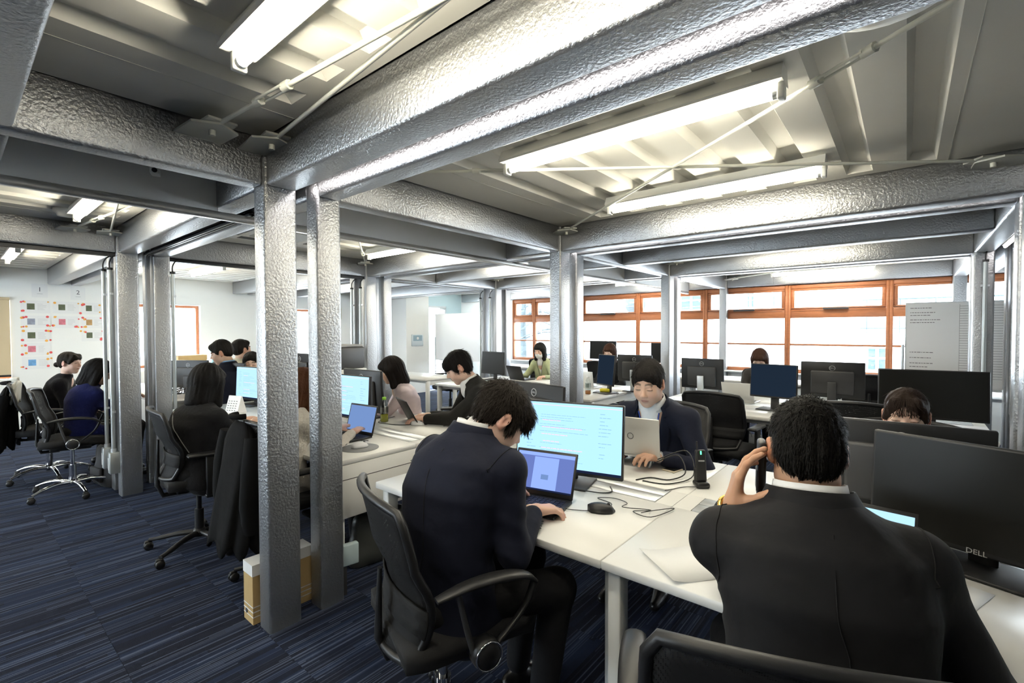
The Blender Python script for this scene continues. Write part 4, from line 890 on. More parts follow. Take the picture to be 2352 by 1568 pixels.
    v, q = core.mesh(max(vox, 0.014), 1); parts.append((v, q)); cols_.append(np.tile(np.array(tone), (len(v), 1)))
    for i, (sg, w_, e_) in enumerate(((1, W_[0], E_[0]), (-1, W_[1], E_[1]))):
        hv, hq = hand_local(pose[i], sg > 0, 0.0036 if near else (0.006 if hvox < 0.007 else 0.008)); dr = hdir[i] if hdir[i] is not None else nz(nz(w_-e_)*0.6+f_*0.4-z_*0.1*0)
        M_ = frame(dr, palm[i]); hv = hv*sc*0.98@M_.T+w_; parts.append((hv, hq))
        cc = np.tile(np.array(tone)*np.array([1.0, 0.93, 0.9]), (len(hv), 1)); cols_.append(cc)
    V, Q = cat(parts); body = link('body', np_mesh('body', V-O, Q, np.concatenate(cols_)), skin_m, t)
    # garment: torso loft and sleeves
    def secs(g): return [(P0-s*0.13*sc, (0.180+g)*b, (0.130+g)*b), (P0-s*0.02, (0.176+g)*b, (0.128+g)*b), (C1(0.30), (0.160+g)*b, (0.115+g)*b), (C1(0.62), (0.178+g)*b, (0.122+g)*b), (C1(0.82), (0.170+g)*b, (0.110+g)*b), (C1(0.95), (0.105+g)*b, (0.080+g)*b), (N+s*0.012, (0.066+g)*b, (0.064+g)*b)]
    fat = 0.012 if top in ('jacket', 'hoodie') else (0.010 if top == 'knit' else 0.002); F = Field(); fn = loft(F, secs(fat), lat2 if twist else lat, fv2 if twist else fv, 0.03)
    for i, sg in enumerate((1, -1)):
        F.rc(N-s*0.045, S_[i], 0.045*b, 0.058*b+fat*0.3, 0.045); F.rc(S_[i]-lat2*sg*0.01, E_[i], 0.060*b+fat*0.4, 0.047*b+fat*0.4, 0.035)
        d = nz(W_[i]-E_[i]); F.rc(E_[i], W_[i]-d*(0.035 if top != 'rolled' else 0.05), 0.048*b+fat*0.4, 0.034*b+fat*0.55, 0.02)
    if top in ('jacket', 'knit', 'hoodie'):
        for i, sg in enumerate((1, -1)): F.rc(P0-s*0.10+lat*sg*0.08, P0-s*0.06+f_*0.10+lat*sg*0.10, 0.10*b, 0.088*b, 0.05)
    secf = secs(fat); csf = np.array([A3(q_[0]) for q_ in secf]); wax = nz(csf[-1]-csf[0]); Tl = (csf-csf[0])@wax
    U_, V_ = (lat2, fv2) if twist else (lat, fv)
    def vw(tt): return np.clip((tt-vneck)/(1.0-vneck), 0, 1)*0.075*b
    def tz(q_): return csf[0]+0  # noqa
    if top == 'jacket' or top == 'hoodie':
        tl0 = (P0-csf[0])@wax; tl1 = (N-csf[0])@wax
        def wedge(X):
            d = X-csf[0]; tt = ((d@wax)-tl0)/(tl1-tl0); x = np.abs((X-N)@U_); y = (X-N)@V_; return np.maximum(np.maximum(x-vw(tt), np.maximum(-(y+0.02), y-0.17)), 0.02*(vneck-tt))
        F.add(wedge, N-0.5, N+0.5, 0.006, 's')
    V, Q = F.mesh(vox, 2 if near else 1); Nn = vnormals(V, Q)
    # folds: creases around elbows, armpits and waist
    amp = np.zeros(len(V))
    for i in (0, 1): amp += 1.0*np.exp(-(np.linalg.norm(V-E_[i], axis=1)/0.11)**2)+0.7*np.exp(-(np.linalg.norm(V-(S_[i]-s*0.10), axis=1)/0.10)**2)
    amp += 0.6*np.exp(-(np.linalg.norm(V-C1(0.15), axis=1)/0.22)**2)+0.25
    L_ = np.stack([V@U_, V@V_, V@wax], 1); fold = vnoise(L_*np.array([0.8, 0.8, 2.0]), 11, 3)*0.6+(1-2*np.abs(vnoise(L_*np.array([0.5, 0.5, 1.9])+L_[:, [2, 0, 1]]*0.7, 9, 8)))*0.6
    V = V+Nn*((0.0085 if top in ('jacket', 'shirt', 'hoodie') else 0.005)*np.clip(amp, 0, 1.3)*fold)[:, None]
    names = {'jacket': 'suit_jacket', 'knit': 'knit_top', 'hoodie': 'jacket', 'shirt': 'shirt', 'tee': 'top', 'rolled': 'shirt'}
    jk = link(names[top], np_mesh('garment', V-O, Q), top_m, t)
    def front(tq, x, off):
        """point on the garment front at torso fraction tq and lateral x"""
        c = C1(tq) if tq < 0.97 else C1(0.97); tt = (c-csf[0])@wax; rx = np.interp(tt, Tl, [q_[1] for q_ in secf]); ry = np.interp(tt, Tl, [q_[2] for q_ in secf]); yy = ry*(max(0.0, 1-(abs(x)/rx)**2.3))**(1/2.3)
        return c+U_*x+V_*(yy+off)-A3(O)
    if top in ('jacket', 'hoodie'):
        if shirt_m is None: shirt_m = cloth('white_shirt', (0.80, 0.80, 0.80), 0.7, 0.1, 0.25, 18)
        Fs = Field(); loft(Fs, secs(-0.004), U_, V_, 0.03); Fs.rc(N-s*0.07+V_*0.030, N+nd*0.018+V_*0.020, 0.062*b, 0.053*b, 0.03); v, q = Fs.mesh(max(0.010, vox*0.9), 1); link('shirt', np_mesh('shirt', v-O, q), shirt_m, t)
        if top == 'jacket':
            for sg in (-1, 1):
                G = []
                for k in range(11):
                    q_ = vneck+(0.985-vneck)*k/10; wv = float(vw(np.array(q_))); lw = 0.058*b*math.sin(min(1, (k/10)**0.8*0.82+0.02)*math.pi)**0.7
                    G.append([front(q_, sg*(wv+lw*m_), 0.006+0.004*(1-m_)) for m_ in (0.0, 0.35, 0.7, 1.0)])
                link('lapel', MB().sheet(G, 0.004).mesh('lapel'), top_m, jk)
    if top in ('jacket', 'shirt', 'rolled') and collar:
        nk = nz(s*0.75+nd*0.5); cb = N-s*0.008; uu = nz(U_-nk*(U_@nk)); vv = np.cross(nk, uu)
        def ring(r0, r1, h0, h1, span, m_, nm, par, drop=0.03):
            G = []
            for k in range(4):
                e = k/3; row = []
                for j in range(25):
                    th = (j/24*2-1)*R_(span); rr_ = (r0+(r1-r0)*e)*b; fr = max(0, -math.cos(th)); dn = drop*max(0, (abs(th)-R_(95))/R_(60))
                    row.append(cb+uu*math.sin(th)*rr_-vv*math.cos(th)*rr_*0.98+nk*(h0+(h1-h0)*e-dn)-O)
                G.append(row)
            link(nm, MB().sheet(G, 0.005 if near else 0.006).mesh(nm), m_, par)
        if top == 'jacket':
            ring(0.076, 0.068, 0.004, 0.050*sc, 168, shirt_m, 'shirt_collar', t, 0.022); ring(0.108, 0.082, -0.020, 0.036*sc, 128, top_m, 'jacket_collar', jk, 0.05)
        else: ring(0.082, 0.068, -0.004, 0.040*sc, 155, top_m, 'shirt_collar', jk, 0.03)
    if top == 'jacket':
        for i in (0, 1):
            d = nz(W_[i]-E_[i]); link('shirt_cuff', MB().tube([W_[i]-d*0.06-O, W_[i]-d*0.018-O], [0.035*b, 0.034*b], 14).mesh('shirt_cuff'), shirt_m, jk)
    if tie is not None:
        G = [[front(q_, x*(0.016+0.018*(1-q_)), -0.002 if q_ < 0.9 else 0.004) for x in (-1, 0, 1)] for q_ in np.linspace(0.98, vneck-0.05, 10)]; link('tie', MB().sheet(G, 0.004).mesh('tie'), tie, t)
    if lanyard is not None:
        for sg in (-1, 1): link('lanyard', MB().tube([front(q_, sg*(0.055*(q_-0.35)/0.6+0.004), 0.012) for q_ in np.linspace(0.97, 0.35, 8)], 0.004, 5).mesh('lanyard'), lanyard, t)
    # trousers, shoes
    if legs:
        Fp = Field(); Fp.el(P0-z_*0.03, np.array([0.165, 0.165, 0.12])*b, k=0.05)
        for hj, k_, an_ in kn: Fp.rc(hj, k_, 0.088*b, 0.068*b, 0.04); Fp.rc(k_, an_+z_*0.02, 0.066*b, 0.052*b, 0.03)
        v, q = Fp.mesh(max(vox, 0.014), 2); link('trousers' if not fem else 'bottoms', np_mesh('trousers', v-O, q), pants_m or cloth('black', (0.012, 0.012, 0.013)), t)
        for hj, k_, an_ in kn:
            sd = nz(np.array([*(k_-hj)[:2], 0])) if not standing else f_; Fs = Field(); g0 = np.array([an_[0], an_[1], 0.035]); Fs.rc(g0-sd*0.05, g0+sd*0.05, 0.036, 0.038, 0.02); Fs.rc(g0+sd*0.05, g0+sd*0.16-z_*0.008, 0.040, 0.026, 0.02); Fs.rc(g0, g0+z_*0.05, 0.036, 0.034, 0.03)
            v, q = Fs.mesh(0.012, 1); v[:, 2] = np.maximum(v[:, 2], 0.001); link('shoe', np_mesh('shoe', v-O, q), mat('shoe_leather', (0.012, 0.012, 0.012), 0.3), t)
    # hair
    hm = mat('hair_%d' % int(hair_col[0]*1000), hair_col, 0.6, bump=0.5, bscale=60, bdist=0.004, spec=0.10, stretch=(6, 6, 1) if hair in ('bob', 'long') else (3, 3, 3))
    hv, hq = hair_local(hair, 0.0055 if near else max(hvox, 0.006)); ho = link('hair', np_mesh('hair', toW(hv)-O, hq), hm, t)
    if nstr:
        sv, sq = strands(hv, hq, nstr, np.random.default_rng(5), hair, *(strand or (0.03, 0.0011, 0.25))); link('hair_strands', np_mesh('strands', toW(sv)-O, sq), hm, ho, kind='stuff')
    if mask:
        G = []
        for i in range(7):
            zz = 0.0-0.105*i/6; row = []
            for j in range(11):
                u = j/10*2-1; yy = 0.098-0.045*u*u-0.010*abs(i/6*2-1)**2+0.012*(1-u*u)*(1-abs(i/6*2-1)); row.append(toW(np.array([[u*0.066*(1-0.15*abs(i/6*2-1)**3), yy, zz-0.008]]))[0]-O)
            G.append(row)
        link('face_mask', MB().sheet(G, 0.004).mesh('face_mask'), paper_m, t)
    info = dict(t=t, H=H, N=N, O=O, W=W_, E=E_, S=S_, toW=toW, HM=HM, P0=P0, C1=C1, U=U_, V=V_, s=s, front=front, jk=jk, top_m=top_m, GV=V, wax=wax, csf=csf)
    return info

def seam(I, pts, name='seam', r=0.0012, off=0.0006, m2=None):
    """thin raised seam along the garment surface; pts: (torso fraction, lateral offset, side) with side -1 back / +1 front"""
    V = I['GV']; out = []
    for q, x, sd in pts:
        c = I['C1'](q); d = V-c; m_ = (np.abs(d@I['s']) < 0.012) & (np.abs(d@I['U']-x) < 0.012)
        if not m_.any(): continue
        k = np.argmax((d[m_]@I['V'])*sd); out.append(V[m_][k]+I['V']*sd*off-I['O'])
    if len(out) > 2: link(name, MB().tube(smooth_path(out[::5]+[out[-1]], 5), r, 5).mesh(name), m2 or mat('seam_dark', (0.004, 0.004, 0.005), 0.9), I['jk'])
def sleeve_seam(I, i):
    S, E = I['S'][i], I['E'][i]; ax = nz(nz(E-S)*0.35+I['U']*(1 if i == 0 else -1)); V = I['GV']; c = S-I['U']*(0.012 if i == 0 else -0.012); d = V-c
    m_ = (np.abs(d@ax) < 0.008) & (np.linalg.norm(d, axis=1) < 0.105); P_ = V[m_]
    if len(P_) < 12: return
    u = nz(np.cross(ax, [0.1, 0.2, 0.9])); v = np.cross(ax, u); th = np.arctan2((P_-c)@v, (P_-c)@u); pts = []
    for k in range(22):
        a = -math.pi+2*math.pi*k/22; w = np.abs((th-a+math.pi) % (2*math.pi)-math.pi) < 0.22
        if w.any(): q = P_[w].mean(0); pts.append(q+nz(q-c)*0.0015-I['O'])
    if len(pts) > 8: link('sleeve_seam', MB().tube(smooth_path(pts+[pts[0]], 3), 0.0014, 5).mesh('sleeve_seam'), mat('seam_dark', (0.004, 0.004, 0.005), 0.9), I['jk'])
def watch(I, i, m_):
    d = nz(I['W'][i]-I['E'][i]); c = I['W'][i]+d*0.004; u = nz(np.cross(d, [0.3, 0.1, 0.9])); v = np.cross(d, u); a = np.linspace(0, 2*math.pi, 21)
    o = link('wristwatch', MB().tube([c+u*0.031*math.cos(t)+v*0.027*math.sin(t)-I['O'] for t in a], 0.0065, 8, caps=False, flat=0.5).mesh('wristwatch'), m_, I['t']); return o
# ------------------------------------------------------------------ furniture placement
desk('white desk under the bright centre monitor and black laptop', -1.985, -0.745, 1.335, 2.74, right_end=None, leg_mid=True)
desk('white desk with the big dark monitors in front of the man on the phone', -0.745, 0.495, 1.335, 2.74, right_end='leg')
desk('white desk with end panel beside the front columns', -3.87, -2.45, 1.36, 2.75, right_end='panel')
desk('white desk in front of the woman in the grey cardigan', -5.29, -3.87, 1.36, 2.75, right_end='leg')
desk('white desk behind the empty black chair', -2.0, -0.76, 4.40, 5.82, right_end='leg')
desk('white desk below the wide dark monitor near the right columns', -0.76, 0.48, 4.40, 5.82, right_end='leg')
desk('white desk with the tea bottle and yellow packet', -3.8, -2.56, 4.36, 5.76, right_end='leg')
desk('white desk of the masked woman in green', -5.04, -3.8, 4.36, 5.76, right_end='leg')
desk('white side table with the far black chair behind it', -6.8, -5.55, 4.62, 5.32, right_end='leg', mid=False)
desk('white desk in front of the two women by the posters', -8.3, -5.9, 1.42, 2.6, right_end='leg')
for i, x in enumerate((-6.9, -4.8, -2.7, -0.6)):
    desk(('far left', 'second from left', 'third from left', 'far right')[i]+' white counter desk along the timber windows', x, x+2.1, 7.35, 8.0, right_end='leg', mid=False)
chair('black mesh chair with loop arms holding the man in the navy suit', (-1.24, 1.13), -20, 'loop')
chair('black mesh chair behind the man on the phone', (-0.215, 1.09), 22, 'loopb')
chair('grey mesh chair behind the man facing the silver laptop', (-1.25, 3.04), 178, 'grey')
chair('empty black mesh chair tucked at the far white desk', (-1.19, 4.20), -4, 't')
chair('black mesh chair with only its top showing behind the short-haired man', (-0.27, 4.26), 3, 't')
chair('black chair with straight arms under the woman in the grey cardigan', (-3.72, 1.12), -6, 't')
chair('black chair carrying the long black coat', (-2.86, 1.35), 0, 't')
chair('chrome-legged black chair with the draped blazer by the posters', (-6.66, 0.68), -14, 'loop')
chair('chrome-legged black chair under the woman in the blue sweater', (-5.85, 0.75), -12, 'loop')
chair('black chair standing behind the white side table', (-6.25, 5.75), 165, 't')
chair('black chair under the woman in the pink shirt', (-3.30, 3.12), 140, 't')
chair('black chair under the man in the black suit', (-2.45, 3.08), 118, 't')
chair('chair under the grey draped jacket behind the centre monitor', (-2.78, 3.86), 0, 't')
chair('far mesh chair beside the masked woman', (-5.0, 6.95), 20, 't'); chair('far mesh chair beside the window behind the centre columns', (-3.75, 6.95), -10, 't'); chair('far mesh chair between the logo-backed and wide dark monitors', (-0.35, 6.75), 10, 't')
chair('chair of the masked woman in green', (-4.40, 6.25), 180, 't'); chair('chair of the long-haired woman by the windows', (-1.40, 6.45), 180, 't')
chair('chair of the woman with thin bangs', (0.02, 3.12), 180, 't')
# monitors
monitor('bright blue document monitor beside the navy suit man', (-1.255, 1.93), 13, 0.545, 0.345, 0.785, 'blue', 5, base=True, desk_z=0.741)
monitor('large dark monitor with front lettering at the right edge', (0.18, 2.02), -19, 0.56, 0.335, 0.79, 'off', 4, front_logo=True, stand='black')
monitor('dark monitor seen from behind with a perforated top edge', (-0.01, 2.24), 182, 0.50, 0.335, 0.805, 'off', 3, stand='black')
monitor('wide dark monitor in front of the right columns', (0.145, 4.62), 6, 0.62, 0.36, 0.82, 'off', 3, stand='black')
monitor('logo-backed monitor left of the wide dark monitor', (-0.53, 5.32), 184, 0.50, 0.335, 0.84, 'off', 3, stand='grey')
monitor('dark blue screen beside the silver laptop on the far desk', (-0.935, 4.88), -8, 0.40, 0.31, 0.85, 'slate', 3)
monitor('logo-backed monitor above the empty black chair', (-1.71, 5.30), 176, 0.46, 0.33, 0.835, 'off', 3, stand='silver')
monitor('tilted grey-blue portrait screen beside the yellow packet', (-2.69, 4.95), -24, 0.31, 0.36, 0.83, 'slate', 6)
monitor('logo-backed monitor behind the grey-blue portrait screen', (-2.50, 5.30), 180, 0.44, 0.32, 0.86, 'off', 3, stand='silver')
monitor('small black monitor on the window counter left of the bangs', (-4.2, 7.6), 8, 0.50, 0.33, 0.95, 'off', 3)
monitor('dark monitor half hidden by the middle silver columns', (-3.05, 7.6), 10, 0.46, 0.33, 0.93, 'off', 3)
monitor('black square monitor in front of the left whiteboard', (-4.70, 5.20), -7, 0.50, 0.33, 0.83, 'off', 3)
monitor('logo-backed monitor peeking above the bright document screen', (-1.72, 2.28), 168, 0.50, 0.33, 0.83, 'off', -2)
monitor('lit monitor behind the open laptop right of the front columns', (-3.24, 1.96), 4, 0.50, 0.33, 0.815, 'white', 3)
monitor('black monitor back in front of the pink shirt woman', (-3.52, 2.26), 181, 0.54, 0.35, 0.80, 'off', 3)
monitor('lit monitor in front of the grey cardigan woman', (-4.98, 1.95), 10, 0.52, 0.33, 0.79, 'white', 3)
monitor('dark monitor back behind the grey cardigan woman head', (-5.70, 2.0), 196, 0.52, 0.33, 0.80, 'off', 3, desk_z=0.745, base=False)
monitor('dark logo-backed monitor beside the left column pair', (-6.55, 1.86), 215, 0.50, 0.33, 0.80, 'off', 3)
monitor('black monitor glimpsed between the front columns', (-4.72, 2.32), 180, 0.5, 0.33, 0.92, 'off', 3, base=True, desk_z=0.741)
# laptops
laptop('black laptop with a blue window under the navy suit man hands', (-1.225, 1.665), 12, 0.295, 0.20, 112, 'dim')
laptop('silver laptop on a wire stand facing the man in navy', (-1.13, 2.36), 186, 0.31, 0.21, 112, 'white', 'silver', logo=True, stand=0.085)
laptop('black laptop hidden behind the man on the phone', (-0.125, 1.735), -6, 0.31, 0.21, 112, 'white')
laptop('black laptop being typed on by the black suit man', (-3.04, 2.40), 158, 0.31, 0.21, 118, 'slate')
laptop('black laptop with blue screen beside the front columns', (-2.96, 1.86), 6, 0.29, 0.21, 105, 'navy')
laptop('black laptop of the masked woman in green', (-4.42, 5.42), 172, 0.32, 0.22, 112, 'slate')
laptop('silver laptop beside the dark blue screen', (-1.30, 5.15), 178, 0.30, 0.21, 110, 'white', 'silver')
laptop('grey laptop beside the tilted portrait screen', (-3.15, 5.2), 180, 0.30, 0.21, 100, 'slate', 'silver')
# things on the near desk
mouse('black wired mouse with a tangled cable', (-0.945, 1.70), -60)
cable('tangled thin mouse cable on the near desk', [(-1.09, 1.60, 0.75), (-1.03, 1.64, 0.744), (-0.975, 1.665, 0.748), (-0.93, 1.73, 0.755), (-0.955, 1.80, 0.744), (-1.03, 1.82, 0.744), (-0.97, 1.86, 0.745), (-0.90, 1.84, 0.746), (-0.89, 1.78, 0.749), (-0.80, 1.83, 0.745), (-0.79, 1.80, 0.752), (-0.84, 1.77, 0.746), (-0.76, 1.76, 0.746), (-0.72, 1.90, 0.748), (-0.77, 1.83, 0.75), (-0.81, 1.78, 0.745)], 0.0018)
cable('black cable looping from the laptop stand to the tray', [(-0.98, 2.34, 0.80), (-0.90, 2.42, 0.83), (-0.84, 2.36, 0.765), (-0.88, 2.26, 0.746), (-0.97, 2.24, 0.744), (-1.01, 2.16, 0.744)], 0.0033)
cable('second black cable looping from the laptop stand', [(-0.98, 2.35, 0.81), (-0.87, 2.46, 0.85), (-0.80, 2.36, 0.76), (-0.86, 2.20, 0.745), (-0.98, 2.17, 0.744)], 0.003)
cable('short cable from the black laptop to its monitor', [(-1.37, 1.72, 0.79), (-1.40, 1.80, 0.85), (-1.33, 1.88, 0.86), (-1.28, 1.95, 0.80)], 0.003)
cable('thin cable running behind the bright document monitor base', [(-1.14, 1.84, 0.752), (-1.05, 1.88, 0.746), (-1.02, 1.93, 0.744), (-1.06, 1.99, 0.744)], 0.0028)
t = thing('cordless_phone_stand', 'black cordless phone in its charger with a green light', 'phone', (-0.735, 2.27, 0.741), R_(38))
MB().rbox((-0.032, -0.040, 0), (0.032, 0.030, 0.028), 0.012, 3).build('charger_base', black_p, t); MB().rbox((-0.026, -0.012, 0.02), (0.026, 0.022, 0.085), 0.008, 2, Mx(rx=R_(-8))).build('charger_back', black_p, t)
hs_ = MB().rbox((-0.024, -0.022, 0.025), (0.024, 0.002, 0.172), 0.009, 3, Mx(rx=R_(-8))).build('handset', black_p, t); MB().cyl((-0.015, 0.010, 0.165), (-0.015, 0.016, 0.21), 0.004, 8).build('antenna', black_p, hs_)
MB().rbox((-0.004, -0.002, 0.150), (0.002, 0.0005, 0.166), 0.001, 1, Mx((0, 0.0, 0), rx=R_(-8)) @ Matrix.Translation((0, -0.0215, 0))).build('status_light', emission('green_led', (0.05, 1.0, 0.25), 3.0), hs_); MB().box((-0.014, -0.0235, 0.118), (0.014, -0.022, 0.124), Mx(rx=R_(-8))).build('name_plate', logo_m, hs_)
cable('thin cable from the phone charger into the tray', [(-0.73, 2.23, 0.75), (-0.79, 2.20, 0.745), (-0.82, 2.14, 0.744), (-0.84, 2.10, 0.745)], 0.002)
t = thing('smartphone', 'dark smartphone lying on the desk near the phone charger', 'phone', (-0.93, 2.47, 0.741), R_(-12)); MB().rbox((-0.036, -0.074, 0), (0.036, 0.074, 0.008), 0.003, 2).build('case', mat('phone_gold', (0.55, 0.48, 0.36), 0.4), t); MB().box((-0.033, -0.066, 0.0078), (0.033, 0.062, 0.0084)).build('glass', screen_off, t)
def sheet_paper(label, loc, rz, w=0.21, d=0.297, z=0.7412, curl=0.012):
    G = [[(u*w/2, v*d/2, curl*max(0, abs(u)-0.5)**2*4*(1 if u < 0 else 0)+0.0006) for u in np.linspace(-1, 1, 9)] for v in (-1, 0, 1)]
    return MB().sheet(G, 0.0006).build('paper_sheet', paper_m, label=label, cat='paper', loc=(*loc, z), rz=rz, group='loose paper sheets')
sheet_paper('blank paper sheet with a lifted edge left of the man on the phone', (-0.50, 1.52), R_(52), 0.297, 0.21)
sheet_paper('paper sheet beside the grey cardigan woman hand', (-3.95, 1.52), R_(20)); sheet_paper('paper sheet below the dark monitors hand', (0.05, 1.75), R_(-20), curl=0.0)
MB().cyl((0, -0.07, 0.004), (0, 0.07, 0.004), 0.004, 8).build('pen', black_p, label='thin dark pen lying near the phone man sleeve', cat='pen', loc=(-0.47, 1.84, 0.741), rz=R_(60))
# things on the other desks
mouse('white mouse on a grey mouse pad', (-2.63, 1.66), -10, mat('mouse_white', (0.75, 0.75, 0.77), 0.35), z=0.7445)
MB().lathe([(0, 0), (0.115, 0), (0.115, 0.003), (0, 0.003)], n=28).build('mouse_pad', mat('pad_grey', (0.30, 0.31, 0.32), 0.8), label='round grey mouse pad at the desk end by the column', cat='mouse pad', loc=(-2.63, 1.66, 0.741))
bottle('bottle with yellow drink and lime cap beside the laptop', (-3.24, 2.27), 0.20, 'green', 'lime'); bottle('tea bottle with white cap on the desk behind the columns', (-2.80, 4.72), 0.21, 'tea', 'white', 0.22)
t = thing('snack_packet', 'yellow snack packet on a dark tray', 'packet', (-2.72, 4.98, 0.741), R_(15)); MB().rbox((-0.06, -0.04, 0.008), (0.06, 0.04, 0.05), 0.016, 3).build('packet', mat('packet_yellow', (0.75, 0.66, 0.04), 0.4, var=0.1, vscale=40), t); MB().box((-0.13, -0.08, 0), (0.13, 0.08, 0.008)).build('tray', black_p, t)
t = thing('smartphone', 'grey smartphone in front of the black suit man laptop', 'phone', (-2.80, 2.45, 0.741), R_(-70)); MB().rbox((-0.036, -0.072, 0), (0.036, 0.072, 0.008), 0.003, 2).build('case', mat('phone_grey', (0.35, 0.35, 0.36), 0.3), t); MB().box((-0.033, -0.064, 0.0078), (0.033, 0.062, 0.0084)).build('glass', screen_off, t)
mouse('pale mouse between the smartphone and the black laptop', (-2.92, 2.35), -60, MATS['mouse_white'])
cable('black cable curving in front of the black laptop', [(-3.35, 2.45, 0.745), (-3.25, 2.22, 0.746), (-3.12, 2.22, 0.745), (-3.02, 2.26, 0.744), (-2.94, 2.33, 0.747)], 0.0028)
cable('black cable on the mouse side of the laptop by the columns', [(-2.75, 1.80, 0.745), (-2.83, 1.72, 0.746), (-2.75, 1.62, 0.745), (-2.85, 1.55, 0.745)], 0.0025)
cable('headset cable beside the masked woman monitor', [(-4.85, 5.1, 0.745), (-4.75, 5.0, 0.75), (-4.6, 5.08, 0.78), (-4.55, 5.2, 0.745)], 0.004)
t = thing('desk_calendar', 'small desk calendar beside the grey cardigan woman', 'calendar', (-4.66, 1.68, 0.741), R_(20)); MB().prism([(-0.05, 0), (0.05, 0), (0.004, 0.15), (-0.004, 0.15)], 0.15, Mx((0.075, 0, 0), rz=math.pi/2)).build('card_stand', paper_m, t)
b = MB(); [b.box((-0.06+i*0.03, -0.0512+0.31*(0.02+j*0.02), 0.02+j*0.02), (-0.045+i*0.03, -0.0500+0.31*(0.02+j*0.02), 0.026+j*0.02)) for i in range(4) for j in range(5)]; b.build('printed_dates', ink_m, t, kind='stuff')
t = thing('storage_jar', 'clear jar with a red label beside the dark monitors', 'jar', (-6.05, 1.78, 0.741)); MB().lathe([(0, 0), (0.06, 0), (0.065, 0.02), (0.065, 0.16), (0.04, 0.2), (0, 0.2)], n=16).build('body', mat('jar_white', (0.75, 0.72, 0.70), 0.3), t); MB().lathe([(0.0665, 0.04), (0.0665, 0.10)], n=16).build('label', red_m, t); MB().lathe([(0, 0.23), (0.04, 0.23), (0.042, 0.2)], n=14).build('lid', mat('lid_orange', (0.7, 0.30, 0.15), 0.5), t)
rg = random.Random(4); p = [Vector((-6.35+rg.uniform(-0.15, 0.2), 1.66+rg.uniform(-0.12, 0.12), 0.75+rg.uniform(0, 0.12))) for _ in range(16)]; cable('tangle of black cables on the desk beside the left columns', p, 0.004)
t = thing('printer', 'dark grey printer glimpsed right of the front columns', 'printer', (-5.28, 3.05, 0.0), R_(10)); MB().rbox((-0.22, -0.22, 1.02), (0.22, 0.22, 1.28), 0.02, 2).build('printer_body', grey_p, t); MB().rbox((-0.21, -0.225, 1.28), (0.21, 0.2, 1.31), 0.01, 2).build('scanner_lid', mat('printer_grey', (0.25, 0.25, 0.25), 0.5), t); MB().rbox((-0.24, -0.23, 0), (0.24, 0.23, 1.02), 0.008, 1).build('cabinet', deskside_m, t); MB().rbox((0.1, -0.235, 1.22), (0.14, -0.22, 1.25), 0.004, 1).build('orange_button', orange_m, t)
# boxes, bags
t = thing('file_box', 'brown cardboard file box standing against the front column', 'box', (-2.555, 1.12, 0), 0)
MB().box((-0.055, -0.155, 0), (0.055, 0.155, 0.26)).build('carton', card_m, t); MB().box((-0.0555, -0.1557, 0.06), (0.0557, 0.1557, 0.066)).box((-0.0557, -0.1557, 0.085), (0.0557, 0.1557, 0.09)).box((-0.0557, -0.1557, 0.035), (0.0557, 0.1557, 0.04)).build('printed_stripe', paper_m, t, kind='stuff')
MB().box((-0.052, -0.15, 0.26), (0.052, 0.15, 0.30)).box((-0.056, -0.157, 0.245), (0.056, 0.157, 0.302)).build('white_flap', paper_m, t); MB().lathe([(0, 0), (0.012, 0), (0.012, 0.002), (0, 0.002)], (-0.02, -0.1575, 0.05), 12, ax='y').build('finger_hole', ink_m, t)
def bag(name, label, loc, w, d, h, m, rz=0, handles=True, lean=0.0):
    t = thing(name, label, 'bag', (*loc, 0), rz); F = Field(); F.el((0, 0, h*0.42), (w*0.55, d*0.6, h*0.5), k=0.03); F.rc((-w*0.36, 0, h*0.1), (w*0.36, 0, h*0.1), d*0.5, d*0.5, 0.06); F.rc((-w*0.38, 0, h*0.85), (w*0.38, 0, h*0.85), d*0.28, d*0.28, 0.08); F.rc((-w*0.42, 0, h*0.1), (-w*0.40, 0, h*0.85), d*0.3, d*0.2, 0.06); F.rc((w*0.42, 0, h*0.1), (w*0.40, 0, h*0.85), d*0.3, d*0.2, 0.06)
    V, Q = F.mesh(0.012, 2); V = V+vnormals(V, Q)*(0.007*vnoise(V, 14, 2))[:, None]; V[:, 2] = np.maximum(V[:, 2], 0.002); V[:, 0] += V[:, 2]*lean; link('bag_body', np_mesh('bag_body', V, Q), m, t)
    if handles:
        for s in (-1, 1): MB().tube(smooth_path([(-w*0.2+h*0.9*lean, s*d*0.2, h*0.88), (-w*0.15+h*lean, s*d*0.25, h*1.2), (w*0.15+h*lean, s*d*0.25, h*1.2), (w*0.2+h*0.9*lean, s*d*0.2, h*0.88)], 5), 0.008, 6).build('handle', m, t)
    else:
        MB().rbox((-w*0.36, -d*0.66, h*0.12), (w*0.36, -d*0.48, h*0.5), 0.02, 2).build('front_pocket', m, t); MB().tube(smooth_path([(-0.05, 0, h*0.93), (0, 0, h*1.06), (0.05, 0, h*0.93)], 5), 0.008, 6).build('handle', m, t)
    return t
leather = mat('bag_leather', (0.055, 0.058, 0.055), 0.35, bump=0.2, bscale=60); nylon = mat('bag_nylon', (0.010, 0.010, 0.011), 0.7, bump=0.2, bscale=200)
bag('tote_bag', 'dark grey tote bag under the white desk end panel', (-2.62, 1.78), 0.34, 0.12, 0.32, leather, R_(80), True, 0.05); bag('backpack', 'black backpack on the floor beside the conduit boxes', (-5.95, 1.02), 0.32, 0.2, 0.36, nylon, R_(10), False)
bag('cloth_bag', 'grey cloth bag on the floor beyond the empty black chair', (-1.45, 6.05), 0.34, 0.2, 0.22, mat('bag_grey', (0.30, 0.30, 0.30), 0.8), R_(20), True)
